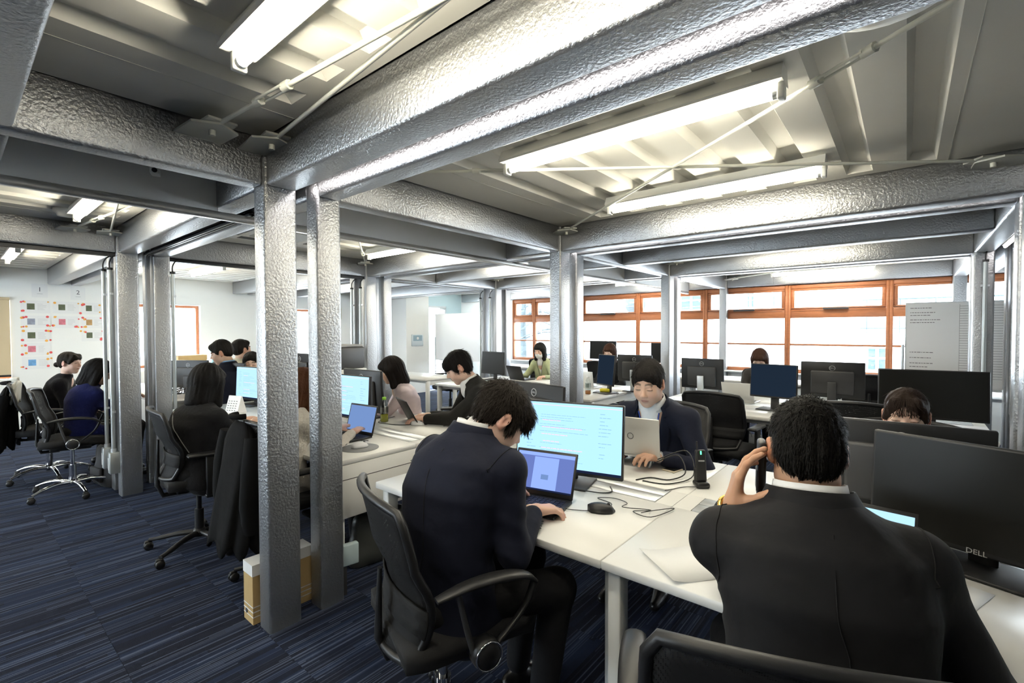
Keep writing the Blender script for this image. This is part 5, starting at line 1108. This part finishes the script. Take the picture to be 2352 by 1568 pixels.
t = thing('power_strip', 'white plug box with white cables beside the tote bag', 'power strip', (-2.40, 1.44, 0.0), R_(80)); MB().rbox((-0.05, -0.02, 0.16), (0.05, 0.02, 0.28), 0.008, 2).build('plug_box', mat('plug_clear', (0.45, 0.55, 0.58), 0.2), t); MB().box((-0.04, -0.015, 0), (-0.02, 0.015, 0.16)).build('leg', grey_p, t)
cable('white power cable looping beside the tote bag', [(-2.42, 1.62, 0.26), (-2.48, 1.68, 0.20), (-2.45, 1.75, 0.16), (-2.52, 1.85, 0.18), (-2.55, 1.95, 0.22)], 0.006, paper_m); cable('cable bundle hanging down the near desk joint leg', [(-0.74, 1.46, 0.68), (-0.77, 1.44, 0.55), (-0.73, 1.45, 0.42), (-0.77, 1.45, 0.25), (-0.74, 1.44, 0.08), (-0.80, 1.46, 0.01)], 0.006)
# draped coats
def drape(name, label, loc, face, m, w=0.25, d=0.075, z1=0.99, z0=0.34, yb=-0.26, nfold=7, sleeve=True, cat_='coat', seed=1):
    t = thing(name, label, cat_, (*loc, 0), R_(face)); G = []; nr, nc = 18, 48
    for i in range(nr):
        v = i/(nr-1); z = z1-(z1-z0)*v; row = []; sh = min(1, (v/0.16)**0.5) if v > 0 else 0.05
        for j in range(nc):
            th = 2*math.pi*j/(nc-1); rp = 1+(0.10*v+0.02)*math.sin(nfold*th+seed+2.5*v)+0.04*v*math.sin(13*th+seed*2)
            x = (w*(0.80+0.25*sh*0.6+0.06*v))*max(sh, 0.25)**0.5*rp*math.copysign(abs(math.cos(th))**0.8, math.cos(th)); y = d*(0.35+0.75*v)*sh*rp*math.sin(th)
            row.append((x, yb-0.03-0.05*v+y, z+0.02*math.cos(th*2)*(1-sh)-0.05*abs(math.cos(th))*(1-v)*1.2*(abs(math.cos(th))**2)+(0.03*math.sin(nfold*th+seed) if i == nr-1 else 0)))
        G.append(row)
    MB().sheet(G, 0.008).build('coat_body', m, t)
    if sleeve:
        for s in (-1, 1): MB().tube(smooth_path([(s*w*0.92, yb-0.03, z1-0.10), (s*w*1.02, yb-0.06, z1-0.28), (s*w*1.0, yb-0.07, z1-0.46), (s*w*0.96, yb-0.06, z1-0.60)], 4), [0.05]*5+[0.048]*4+[0.042]*4, 10).build('sleeve', m, t)
    MB().tube([(w*0.30*math.sin(a), yb-0.03-0.05*math.cos(a), z1+0.005) for a in np.linspace(-1.6, 1.6, 9)], 0.016, 8).build('collar', m, t); return t
coatm = mat('coat_black', (0.0075, 0.0075, 0.008), 0.85, bump=0.3, bscale=20, bdist=0.01, spec=0.12)
drape('draped_coat', 'long black coat hanging over the chair beside the front column', (-2.86, 1.35), 0, coatm, 0.19, 0.085, 1.0, 0.30)
bz = drape('draped_blazer', 'black blazer with brass buttons hanging over the chair by the posters', (-6.66, 0.68), -14, coatm, 0.23, 0.08, 0.97, 0.36, seed=3)
for i in range(3): MB().lathe([(0, -0.008), (0.011, -0.006), (0.012, 0)], (0.135+i*0.012, -0.352-i*0.012, 0.70-i*0.11), 10, ax='y').build('button', mat('brass', (0.65, 0.45, 0.15), 0.25, 1.0), bz)
drape('draped_cloth', 'white cloth hanging on the chair by the posters', (-6.64, 0.74), -14, mat('cloth_cream', (0.75, 0.73, 0.66), 0.9), 0.13, 0.045, 1.005, 0.80, sleeve=False, cat_='cloth', seed=2)
drape('draped_jacket', 'grey jacket over a chair back behind the centre monitor', (-2.78, 3.86), 0, mat('jacket_sage', (0.20, 0.20, 0.175), 0.9, bump=0.3, bscale=25), 0.25, 0.085, 0.96, 0.42, seed=5)
# ------------------------------------------------------------------ wall things
def poster(label, y, z, w, h, seed, photo):
    t = thing('poster', label, 'poster', (XL+0.003, y, z), math.pi/2, 'profile posters on the left wall'); r = random.Random(seed)
    MB().box((-w/2, -0.001, -h/2), (w/2, 0.0008, h/2)).build('sheet', paper_m, t); cm = {'dark': (0.10, 0.12, 0.07), 'pink': (0.75, 0.20, 0.25), 'blue': (0.15, 0.35, 0.65), 'group': (0.30, 0.32, 0.40), 'warm': (0.45, 0.28, 0.12)}[photo]
    px = -w*0.16; MB().box((px-w*0.13, -0.002, -h*0.22), (px+w*0.13, -0.001, h*0.26)).build('photo', mat('photo_'+photo, cm, 0.5, var=0.6, vscale=26), t)
    b = MB(); [b.box((w*0.06, -0.002, h*(0.22-0.11*i)), (w*(0.06+r.uniform(0.16, 0.34)), -0.001, h*(0.235-0.11*i))) for i in range(5)]; b.build('printed_text', mat('ink_pale', (0.45, 0.45, 0.47), 0.7), t, kind='stuff')
    for cx, cz in ((-0.42, 0.36), (0.42, 0.34), (-0.42, -0.36), (0.42, -0.36)):
        if r.random() < 0.85:
            for k in range(r.randint(1, 3)):
                MB().lathe([(0.0, -0.0022), (0.013*r.uniform(0.8, 1.5), -0.0021)], (w*cx+r.uniform(-0.03, 0.03), 0, h*cz+r.uniform(-0.015, 0.015)), 7, ax='y').build('flower_print', (red_m, orange_m)[r.random() < 0.5], t)
zs = (1.835, 1.615, 1.415, 1.215, 1.015); nm = ('top', 'second', 'third', 'fourth', 'bottom'); ph = ('dark', 'group', 'dark', 'pink', 'blue')
for i in range(5): poster('%s flower-edged poster in the left poster column' % nm[i], 0.868, zs[i], 0.31, 0.185, i+1, ph[i])
for i in range(2): poster('%s flower-edged poster in the middle poster column' % ('upper', 'lower')[i], 1.195, zs[i], 0.29, 0.18, i+11, ('dark', 'pink')[i])
for i in range(3): poster('%s flower-edged poster in the right poster column' % ('top', 'middle', 'bottom')[i], 1.50, zs[i]-0.005, 0.27, 0.18, i+21, ('dark', 'warm', 'dark')[i])
for y, z, s_, la in ((0.915, 2.075, '1', 'white numbered wall card above the left poster column'), (1.335, 2.055, '2', 'white numbered wall card above the right poster column')):
    t = thing('wall_card', la, 'card', (XL+0.004, y, z), math.pi/2, 'numbered cards above the posters'); MB().box((-0.085, -0.002, -0.10), (0.085, 0.001, 0.10)).build('card', paper_m, t); o = link('numeral', text_mesh(s_, 0.09), ink_m, t); o.matrix_local = Mx((0, -0.003, 0.015), rx=math.pi/2); MB().box((-0.03, -0.003, -0.05), (0.03, -0.002, -0.045)).build('caption', MATS['ink_pale'], t)
bl = thing('roller_blind', 'beige roller blind pulled down over the left window', 'blind', (XL+0.01, 0.32, 0)); beige = mat('blind_beige', (0.62, 0.50, 0.32), 0.8, bump=0.2, bscale=20)
MB().box((0, -0.31, 0.86), (0.006, 0.285, 1.93)).build('fabric', beige, bl); MB().rbox((-0.004, -0.31, 0.83), (0.012, 0.285, 0.86), 0.004, 1).build('bottom_bar', black_p, bl); MB().cyl((0.01, -0.31, 1.94), (0.01, 0.285, 1.94), 0.02, 10).build('roller', beige, bl)
t = thing('thermostat_panel', 'grey-blue wall control panel beside the whiteboard door', 'panel', (-8.886, 7.16, 1.25), math.pi/2); MB().rbox((-0.17, -0.02, -0.14), (0.17, 0.0, 0.13), 0.004, 1).build('plate', mat('plate_pale', (0.7, 0.78, 0.82), 0.5), t); MB().box((-0.13, -0.023, -0.02), (0.13, -0.02, 0.11)).build('display', mat('panel_blue', (0.30, 0.42, 0.50), 0.3), t); MB().lathe([(0, -0.028), (0.03, -0.027), (0.035, -0.022)], (0, 0, 0.04), 14, ax='y').build('dial', paper_m, t)
t = thing('wall_speaker', 'cream wall speaker box right of the front columns', 'speaker', (XL+0.01, 5.62, 1.86)); MB().rbox((0, -0.10, -0.13), (0.08, 0.10, 0.13), 0.015, 2).build('cabinet', mat('speaker_cream', (0.70, 0.66, 0.52), 0.5), t); MB().box((0.08, -0.08, -0.11), (0.083, 0.08, 0.11)).build('grille', mat('speaker_grille', (0.55, 0.52, 0.42), 0.7), t)
def whiteboard(label, x0, x1, y, z0, z1, rz, lines):
    t = thing('whiteboard', label, 'whiteboard', ((x0+x1)/2, y, 0), rz); w = (x1-x0)/2
    MB().box((-w, -0.008, z0), (w, 0.008, z1)).build('board', whiteb_m, t); f = MB(); f.box((-w-0.012, -0.012, z0-0.012), (-w, 0.012, z1+0.012)).box((w, -0.012, z0-0.012), (w+0.012, 0.012, z1+0.012)).box((-w, -0.012, z1), (w, 0.012, z1+0.012)).box((-w, -0.012, z0-0.012), (w, 0.012, z0)); f.build('frame', alu_m, t)
    MB().box((-w*0.8, -0.06, z0-0.02), (w*0.8, -0.012, z0-0.012)).build('pen_tray', alu_m, t)
    for s in (-1, 1): MB().tube([(s*(w+0.03), 0, 0.02), (s*(w+0.03), 0, (z0+z1)/2)], 0.014, 8).tube([(s*(w+0.03), -0.25, 0.03), (s*(w+0.03), 0.25, 0.03)], 0.014, 8).build('stand_leg', alu_m, t)
    r = random.Random(8)
    if lines:
        b = MB(); [b.box((-w+0.435, -0.0087, z1-0.04-k*0.0265), (w-0.02, -0.0082, z1-0.0375-k*0.0265)) for k in range(30)]; b.box((-w+0.433, -0.0087, z0+0.02), (-w+0.435, -0.0082, z1-0.02)); b.build('ruled_table', ink_m, t, kind='stuff')
        b = MB()
        for zz in (1.71, 1.66, 1.63, 1.58, 1.55, 1.22, 1.16, 1.10, 1.06):
            x = -w+0.03
            while x < -w+0.03+r.uniform(0.12, 0.36): l = r.uniform(0.008, 0.03); b.box((x, -0.0086, zz), (x+l, -0.0082, zz+0.006)); x += l+0.006
        b.build('handwriting', ink_m, t, kind='stuff')
    else:
        for k, (c, m_) in enumerate(((0.25, MATS['ink_pale']), (0.32, mat('marker_blue', (0.05, 0.25, 0.6), 0.5)), (0.62, mat('marker_pink', (0.9, 0.4, 0.5), 0.5)))): MB().cyl((-w+c*2*w, -0.04, z0-0.002), (-w+c*2*w+0.12, -0.04, z0-0.002), 0.009, 8).build('marker', m_, t)
        b = MB(); [b.box((-w+0.5+r.uniform(0, 0.7), -0.0086, z0+0.1+r.uniform(0, 0.3)), (-w+0.6+r.uniform(0.7, 0.8), -0.0082, z0+0.1+r.uniform(0.3, 0.302))) for k in range(0)]
    return t
whiteboard('white board with ruled table and handwriting in front of the windows', 0.0, 1.5, 6.95, 0.85, 1.765, 0, True); whiteboard('large blank white board by the far door', -8.72, -7.0, 7.6, 0.78, 1.86, 0, False)
# ceiling things
t = thing('ceiling_cassette', 'white ceiling air-conditioner cassette behind the front column', 'air conditioner', (-4.42, 2.03, CZ)); MB().rbox((-0.48, -0.48, -0.04), (0.48, 0.48, 0.0), 0.02, 2).build('panel', fix_m, t); MB().box((-0.22, -0.22, -0.046), (0.22, 0.22, -0.039)).build('intake_grille', mat('grille_grey', (0.55, 0.56, 0.54), 0.5), t)
for k in range(4): MB().box((-0.26, -0.40, -0.043), (0.26, -0.30, -0.0395), Mx(rz=k*math.pi/2)).build('louvre', black_p, t)
for x, y, la in ((-4.86, 0.60, 'round smoke detector beside the short-looking fixture'), (-0.6, 6.62, 'small white ceiling sensor box before the windows'), (-0.05, 1.62, 'round white ceiling disc beside the near strip light')):
    t = thing('smoke_detector', la, 'detector', (x, y, CZ), 0, 'small ceiling devices'); MB().lathe([(0.07, 0.0), (0.07, -0.02), (0.05, -0.035), (0.045, -0.05), (0, -0.055)] if y != 1.62 else [(0.16, 0), (0.15, -0.03), (0.10, -0.045), (0, -0.05)], n=24).build('body', fix_m, t); MB().lathe([(0.0505, -0.033), (0.0505, -0.028)], n=12).build('vent_ring', ink_m, t)
t = thing('ceiling_camera', 'small white security camera on the hanging panel', 'camera', (-2.98, 0.72, 2.30), R_(-20)); MB().cyl((0, 0, 0), (0.05, 0, -0.01), 0.008, 8).build('bracket', fix_m, t); MB().rbox((0.03, -0.02, -0.035), (0.09, 0.02, 0.0), 0.006, 2).build('housing', fix_m, t); MB().cyl((0.09, 0, -0.018), (0.094, 0, -0.018), 0.012, 10).build('lens', black_p, t)
# clutter on the far left window sill
t = thing('storage_box', 'brown cardboard box on the left window sill', 'box', (-9.2, 2.62, 0.0)); MB().box((-0.16, -0.2, 0.86), (0.16, 0.2, 1.06)).build('carton', card_m, t); MB().box((-0.165, -0.205, 1.0), (0.165, 0.205, 1.075)).build('lid', card_m, t); MB().rbox((-0.3, -0.75, 0), (0.25, 0.75, 0.86), 0.01, 1).build('cabinet', deskside_m, t)
MB().rbox((-0.03, -0.13, 0), (0.03, 0.13, 0.31), 0.004, 1, Mx(rx=R_(-12))).build('ring_binder', mat('binder_teal', (0.16, 0.38, 0.42), 0.5), label='teal ring binder beside the cardboard box on the sill', cat='binder', loc=(-9.15, 2.98, 0.865), rz=R_(90))
# ------------------------------------------------------------------ people placement
navy = cloth('navy_suit', (0.0095, 0.0115, 0.023), 0.75, 0.12); charcoal = cloth('charcoal_suit', (0.0135, 0.0135, 0.0150), 0.72, 0.12); blacksuit = cloth('black_suit', (0.017, 0.0165, 0.0155), 0.75, 0.1)
TONE = (0.66, 0.44, 0.325); TAN = (0.52, 0.305, 0.19); PALE = (0.70, 0.48, 0.38)
I1 = person('man in a navy suit hunched over the black laptop', (-1.20, 1.13), 4, nt=(-1.215, 1.235, 1.105), lean=10, hunch=0.05, head=(-36, 42, 0), wr=(-1.085, 1.435, 0.79), wl=(-1.33, 1.50, 0.775), hair='layer', hair_col=(0.020, 0.016, 0.013), tone=PALE, top='jacket', top_m=navy, pants_m=charcoal, vox=0.0085, hvox=0.0042, near=True, nstr=5200, strand=(0.032, 0.0010, 0.10), pole=((0.35, -0.75, -0.7), (-0.5, -0.6, -0.6)), hdir=((0.35, 0.9, -0.12), None), build=0.97, headfwd=0.07, headup=-0.03, knees=(((-0.97, 1.42, 0.54), (-1.0, 1.36, 0.09)), ((-1.2, 1.55, 0.54), (-1.22, 1.5, 0.09))))
I2 = person('man in a charcoal suit holding a phone to his ear', (-0.16, 1.06), 21, nt=(-0.168, 1.285, 1.082), lean=12, hunch=0.03, head=(-4, 10, 0), wr=(0.083, 1.60, 0.775), wl=(-0.330, 1.262, 1.032), pose=('mouse', 'phone'), hair='fade', hair_col=(0.012, 0.011, 0.010), tone=TAN, top='jacket', top_m=charcoal, vox=0.0085, hvox=0.0042, near=True, nstr=8000, strand=(0.019, 0.0008, 0.13), build=1.06, shd=0.110, shrug=(0.0, 0.0), hscale=0.95, headup=-0.028, pole=((0.45, -0.4, -0.9), (-0.25, 0.75, -0.6)), hdir=((-0.3, 0.8, -0.1), (0.16, 0.04, 1.0)), palm=((0.2, 0, 1), (-0.90, -0.35, 0.15)), stub=0.25)
I3 = person('man in a navy suit facing the viewer behind the silver laptop', (-1.18, 3.02), 182, nt=(-1.135, 2.64, 1.055), lean=22, hunch=0.04, head=(5, 22, 0), wr=(-1.32, 2.52, 0.79), wl=(-1.00, 2.43, 0.80), hair='short', tone=TONE, top='jacket', top_m=navy, vox=0.0085, hvox=0.0042, near=True, nstr=2500, strand=(0.018, 0.0009, 0.2), vneck=0.25, lanyard=mat('lanyard_blue', (0.02, 0.06, 0.30), 0.6), pole=((-0.6, 0.3, -0.8), (0.7, 0.3, -0.7)), build=1.05)
I4 = person('man in a black suit and tie leaning over a laptop', (-2.52, 3.0), 150, nt=(-2.66, 2.66, 1.075), lean=20, hunch=0.03, head=(-10, 30, 0), wr=(-2.98, 2.52, 0.785), wl=(-2.90, 2.40, 0.785), hair='fringe', hair_col=(0.010, 0.009, 0.009), tone=PALE, top='jacket', top_m=blacksuit, vox=0.010, hvox=0.0048, vneck=0.35, tie=mat('tie_navy', (0.02, 0.022, 0.04), 0.5), nstr=1800, strand=(0.035, 0.0011, 0.08), pole=((-0.2, 0.6, -0.6), (0.55, -0.1, -0.9)))
I5 = person('woman in a pale pink shirt behind a black monitor', (-3.38, 3.08), 150, nt=(-3.50, 2.60, 1.01), lean=12, head=(-8, 20, 0), fem=True, hair='bob', hair_col=(0.014, 0.011, 0.010), tone=PALE, top='shirt', top_m=cloth('pink_shirt', (0.72, 0.60, 0.62), 0.7, 0.1, 0.3, 16), vox=0.012, wr=(-3.76, 2.45, 0.78), wl=(-3.66, 2.30, 0.78))
I6 = person('woman in a dark grey cardigan with a black bob seen from behind', (-3.70, 1.12), 24, nt=(-3.65, 1.11, 1.0), lean=6, head=(8, 14, 0), fem=True, sc=0.98, hair='bob', hair_col=(0.010, 0.009, 0.009), top='knit', top_m=cloth('grey_knit', (0.014, 0.014, 0.0155), 0.95, 0.3, 0.5, 45), vox=0.010, hvox=0.005, wr=(-3.72, 1.45, 0.79), wl=(-3.95, 1.47, 0.785))
I7 = person('woman with long brown hair hidden behind the front columns', (-2.90, 1.30), 4, nt=(-2.90, 1.40, 1.0), lean=8, head=(0, 12, 0), fem=True, hair='long', hair_col=(0.075, 0.030, 0.015), tone=PALE, top='knit', top_m=cloth('cream_knit', (0.62, 0.58, 0.52), 0.95, 0.2, 0.4, 40), vox=0.012, wr=(-2.90, 1.78, 0.785), wl=(-3.10, 1.78, 0.785))
I8 = person('woman in a black top with a low hair bun by the posters', (-6.92, 0.86), -20, nt=(-6.93, 0.83, 1.01), lean=6, head=(-22, 4, 0), fem=True, hair='bun', hair_col=(0.020, 0.012, 0.010), tone=PALE, top='knit', top_m=cloth('black_knit', (0.010, 0.010, 0.013), 0.95, 0.3, 0.4, 50), vox=0.013, hvox=0.005)
I9 = person('woman in a blue sweater with long black hair by the conduits', (-5.98, 0.86), 14, nt=(-5.91, 0.88, 0.98), lean=8, wr=(-5.98, 1.16, 0.80), wl=(-6.18, 1.2, 0.80), knees=(((-6.0, 1.25, 0.52), (-6.02, 1.22, 0.09)), ((-6.22, 1.25, 0.52), (-6.24, 1.2, 0.09))), head=(-36, 24, 0), fem=True, hair='bob', hair_col=(0.010, 0.009, 0.009), top='knit', top_m=cloth('blue_knit', (0.010, 0.014, 0.075), 0.95, 0.3, 0.4, 50), vox=0.013)
I10 = person('man with a light blue shirt and dark suit looking down beside the window', (-5.82, 1.98), 118, nt=(-5.72, 1.99, 1.11), lean=6, head=(34, 18, 0), hair='swept', tone=TONE, top='jacket', top_m=navy, shirt_m=cloth('blue_shirt', (0.28, 0.48, 0.75), 0.7, 0.1), vox=0.013, hvox=0.005, seat=0.56)
I11 = person('man in the back row looking toward the right wall', (-6.42, 2.42), 10, nt=(-6.40, 2.36, 1.10), lean=4, head=(2, -4, 0), hair='fade', tone=TONE, top='shirt', top_m=cloth('cream_shirt', (0.65, 0.60, 0.45), 0.7), vox=0.014, seat=0.52)
I12 = person('man peeking over the lit monitor of the grey cardigan woman', (-5.62, 2.42), -118, nt=(-5.62, 2.20, 0.98), lean=6, head=(0, 10, 0), hair='short', tone=PALE, top='jacket', top_m=blacksuit, vox=0.014, hvox=0.005, seat=0.42)
I13 = person('woman wearing a white face mask and pale green jacket', (-4.42, 6.10), 186, lean=8, head=(0, 14, 0), fem=True, hair='bob', hair_col=(0.012, 0.010, 0.010), tone=PALE, top='hoodie', top_m=cloth('green_jacket', (0.42, 0.46, 0.28), 0.9, 0.1), vox=0.013, mask=True, lanyard=ink_m, wr=(-4.62, 5.72, 0.78), wl=(-4.15, 5.72, 0.78))
I14 = person('woman with brown hair behind the far logo-backed monitor', (-3.32, 6.32), 182, lean=6, head=(0, 18, 0), fem=True, hair='bob', hair_col=(0.050, 0.024, 0.016), tone=PALE, top='knit', top_m=cloth('black', (0.012, 0.012, 0.013)), vox=0.015)
I15 = person('woman with long brown hair bowed in front of the right windows', (-1.38, 6.34), 182, nt=(-1.32, 6.18, 1.03), lean=12, head=(0, 32, 0), fem=True, hair='long', hair_col=(0.045, 0.022, 0.015), tone=PALE, top='knit', top_m=cloth('taupe_knit', (0.05, 0.045, 0.042), 0.95), vox=0.014)
I16 = person('woman with thin bangs behind the dark monitors', (0.0, 2.98), 178, nt=(0.005, 2.70, 0.982), lean=16, head=(0, 10, 0), fem=True, hair='tied', hair_col=(0.022, 0.014, 0.011), tone=PALE, top='knit', top_m=cloth('black', (0.012, 0.012, 0.013)), vox=0.013, hvox=0.0042, near=True, nstr=500, strand=(0.045, 0.0009, 0.01))
for I in (I1, I2, I3):
    dd = nz(I['W'][0]-I['E'][0]); uu = nz(np.cross(dd, [0, 0, 1])); vv = np.cross(uu, dd)
    for k in range(4): link('cuff_button', MB().lathe([(0, 0.003), (0.004, 0.003), (0.005, 0.0), (0, 0)], n=8).mesh('cuff_button'), mat('button_dark', (0.02, 0.02, 0.022), 0.3), I['jk']).location = tuple(I['W'][0]-dd*(0.045+0.013*k)+uu*0.043-vv*0.012-I['O'])
for I in (I1, I2):
    seam(I, [(q, 0.0, -1) for q in np.linspace(-0.05, 0.93, 30)], 'back_seam'); sleeve_seam(I, 0); sleeve_seam(I, 1)
seam(I6, [(q, 0.10-0.20*(q-0.25)/0.6, -1) for q in np.linspace(0.25, 0.88, 26)], 'strap', 0.003, 0.003, mat('strap_grey', (0.25, 0.25, 0.25), 0.6)); gold = mat('gold', (0.75, 0.45, 0.12), 0.25, 1.0); watch(I2, 1, gold); watch(I3, 1, mat('watch_steel', (0.3, 0.3, 0.31), 0.3, 0.9))
# handset held to the ear
ear = I2['toW'](np.array([[-0.086, 0.0, -0.006]]))[0]; hm_ = I2['HM']; pc = ear-hm_[:, 0]*0.010-hm_[:, 2]*0.050+hm_[:, 1]*0.036; zz = nz(hm_[:, 2]*0.93-hm_[:, 1]*0.30); xx = nz(np.cross(zz, hm_[:, 0])); yy = np.cross(zz, xx)
t = thing('phone_handset', 'black phone handset held against the left ear of the man', 'phone', tuple(pc)); Mh = Matrix(((xx[0], yy[0], zz[0]), (xx[1], yy[1], zz[1]), (xx[2], yy[2], zz[2]))).to_4x4()
MB().rbox((-0.023, -0.010, -0.075), (0.023, 0.010, 0.075), 0.008, 3, Mh).build('body', black_p, t); MB().rbox((-0.016, 0.009, -0.055), (0.016, 0.0115, 0.0), 0.001, 1, Mh).build('keypad', grey_p, t)
# thin see-through bangs
rb = np.random.default_rng(2); b = MB()
for k in range(46):
    x = rb.uniform(-0.040, 0.040); p0 = np.array([x*0.55, 0.070, 0.103]); p1 = np.array([x*0.95, 0.098, 0.072]); p2 = np.array([x*1.1+rb.normal(0, 0.003), 0.101, 0.046]); p3 = np.array([x*1.15+rb.normal(0, 0.004), 0.0985, 0.026+rb.uniform(-0.006, 0.01)])
    P_ = I16['toW'](np.stack([p0, p1, p2, p3]))-I16['O']; b.tube(smooth_path(P_, 3), [0.0010]*9+[0.0005], 4)
b.build('bangs', MATS['hair_22'], I16['t'], kind='stuff')
PEOPLE = [I1, I2, I3, I4, I5, I6, I7, I8, I9, I10, I11, I12, I13, I14, I15, I16]
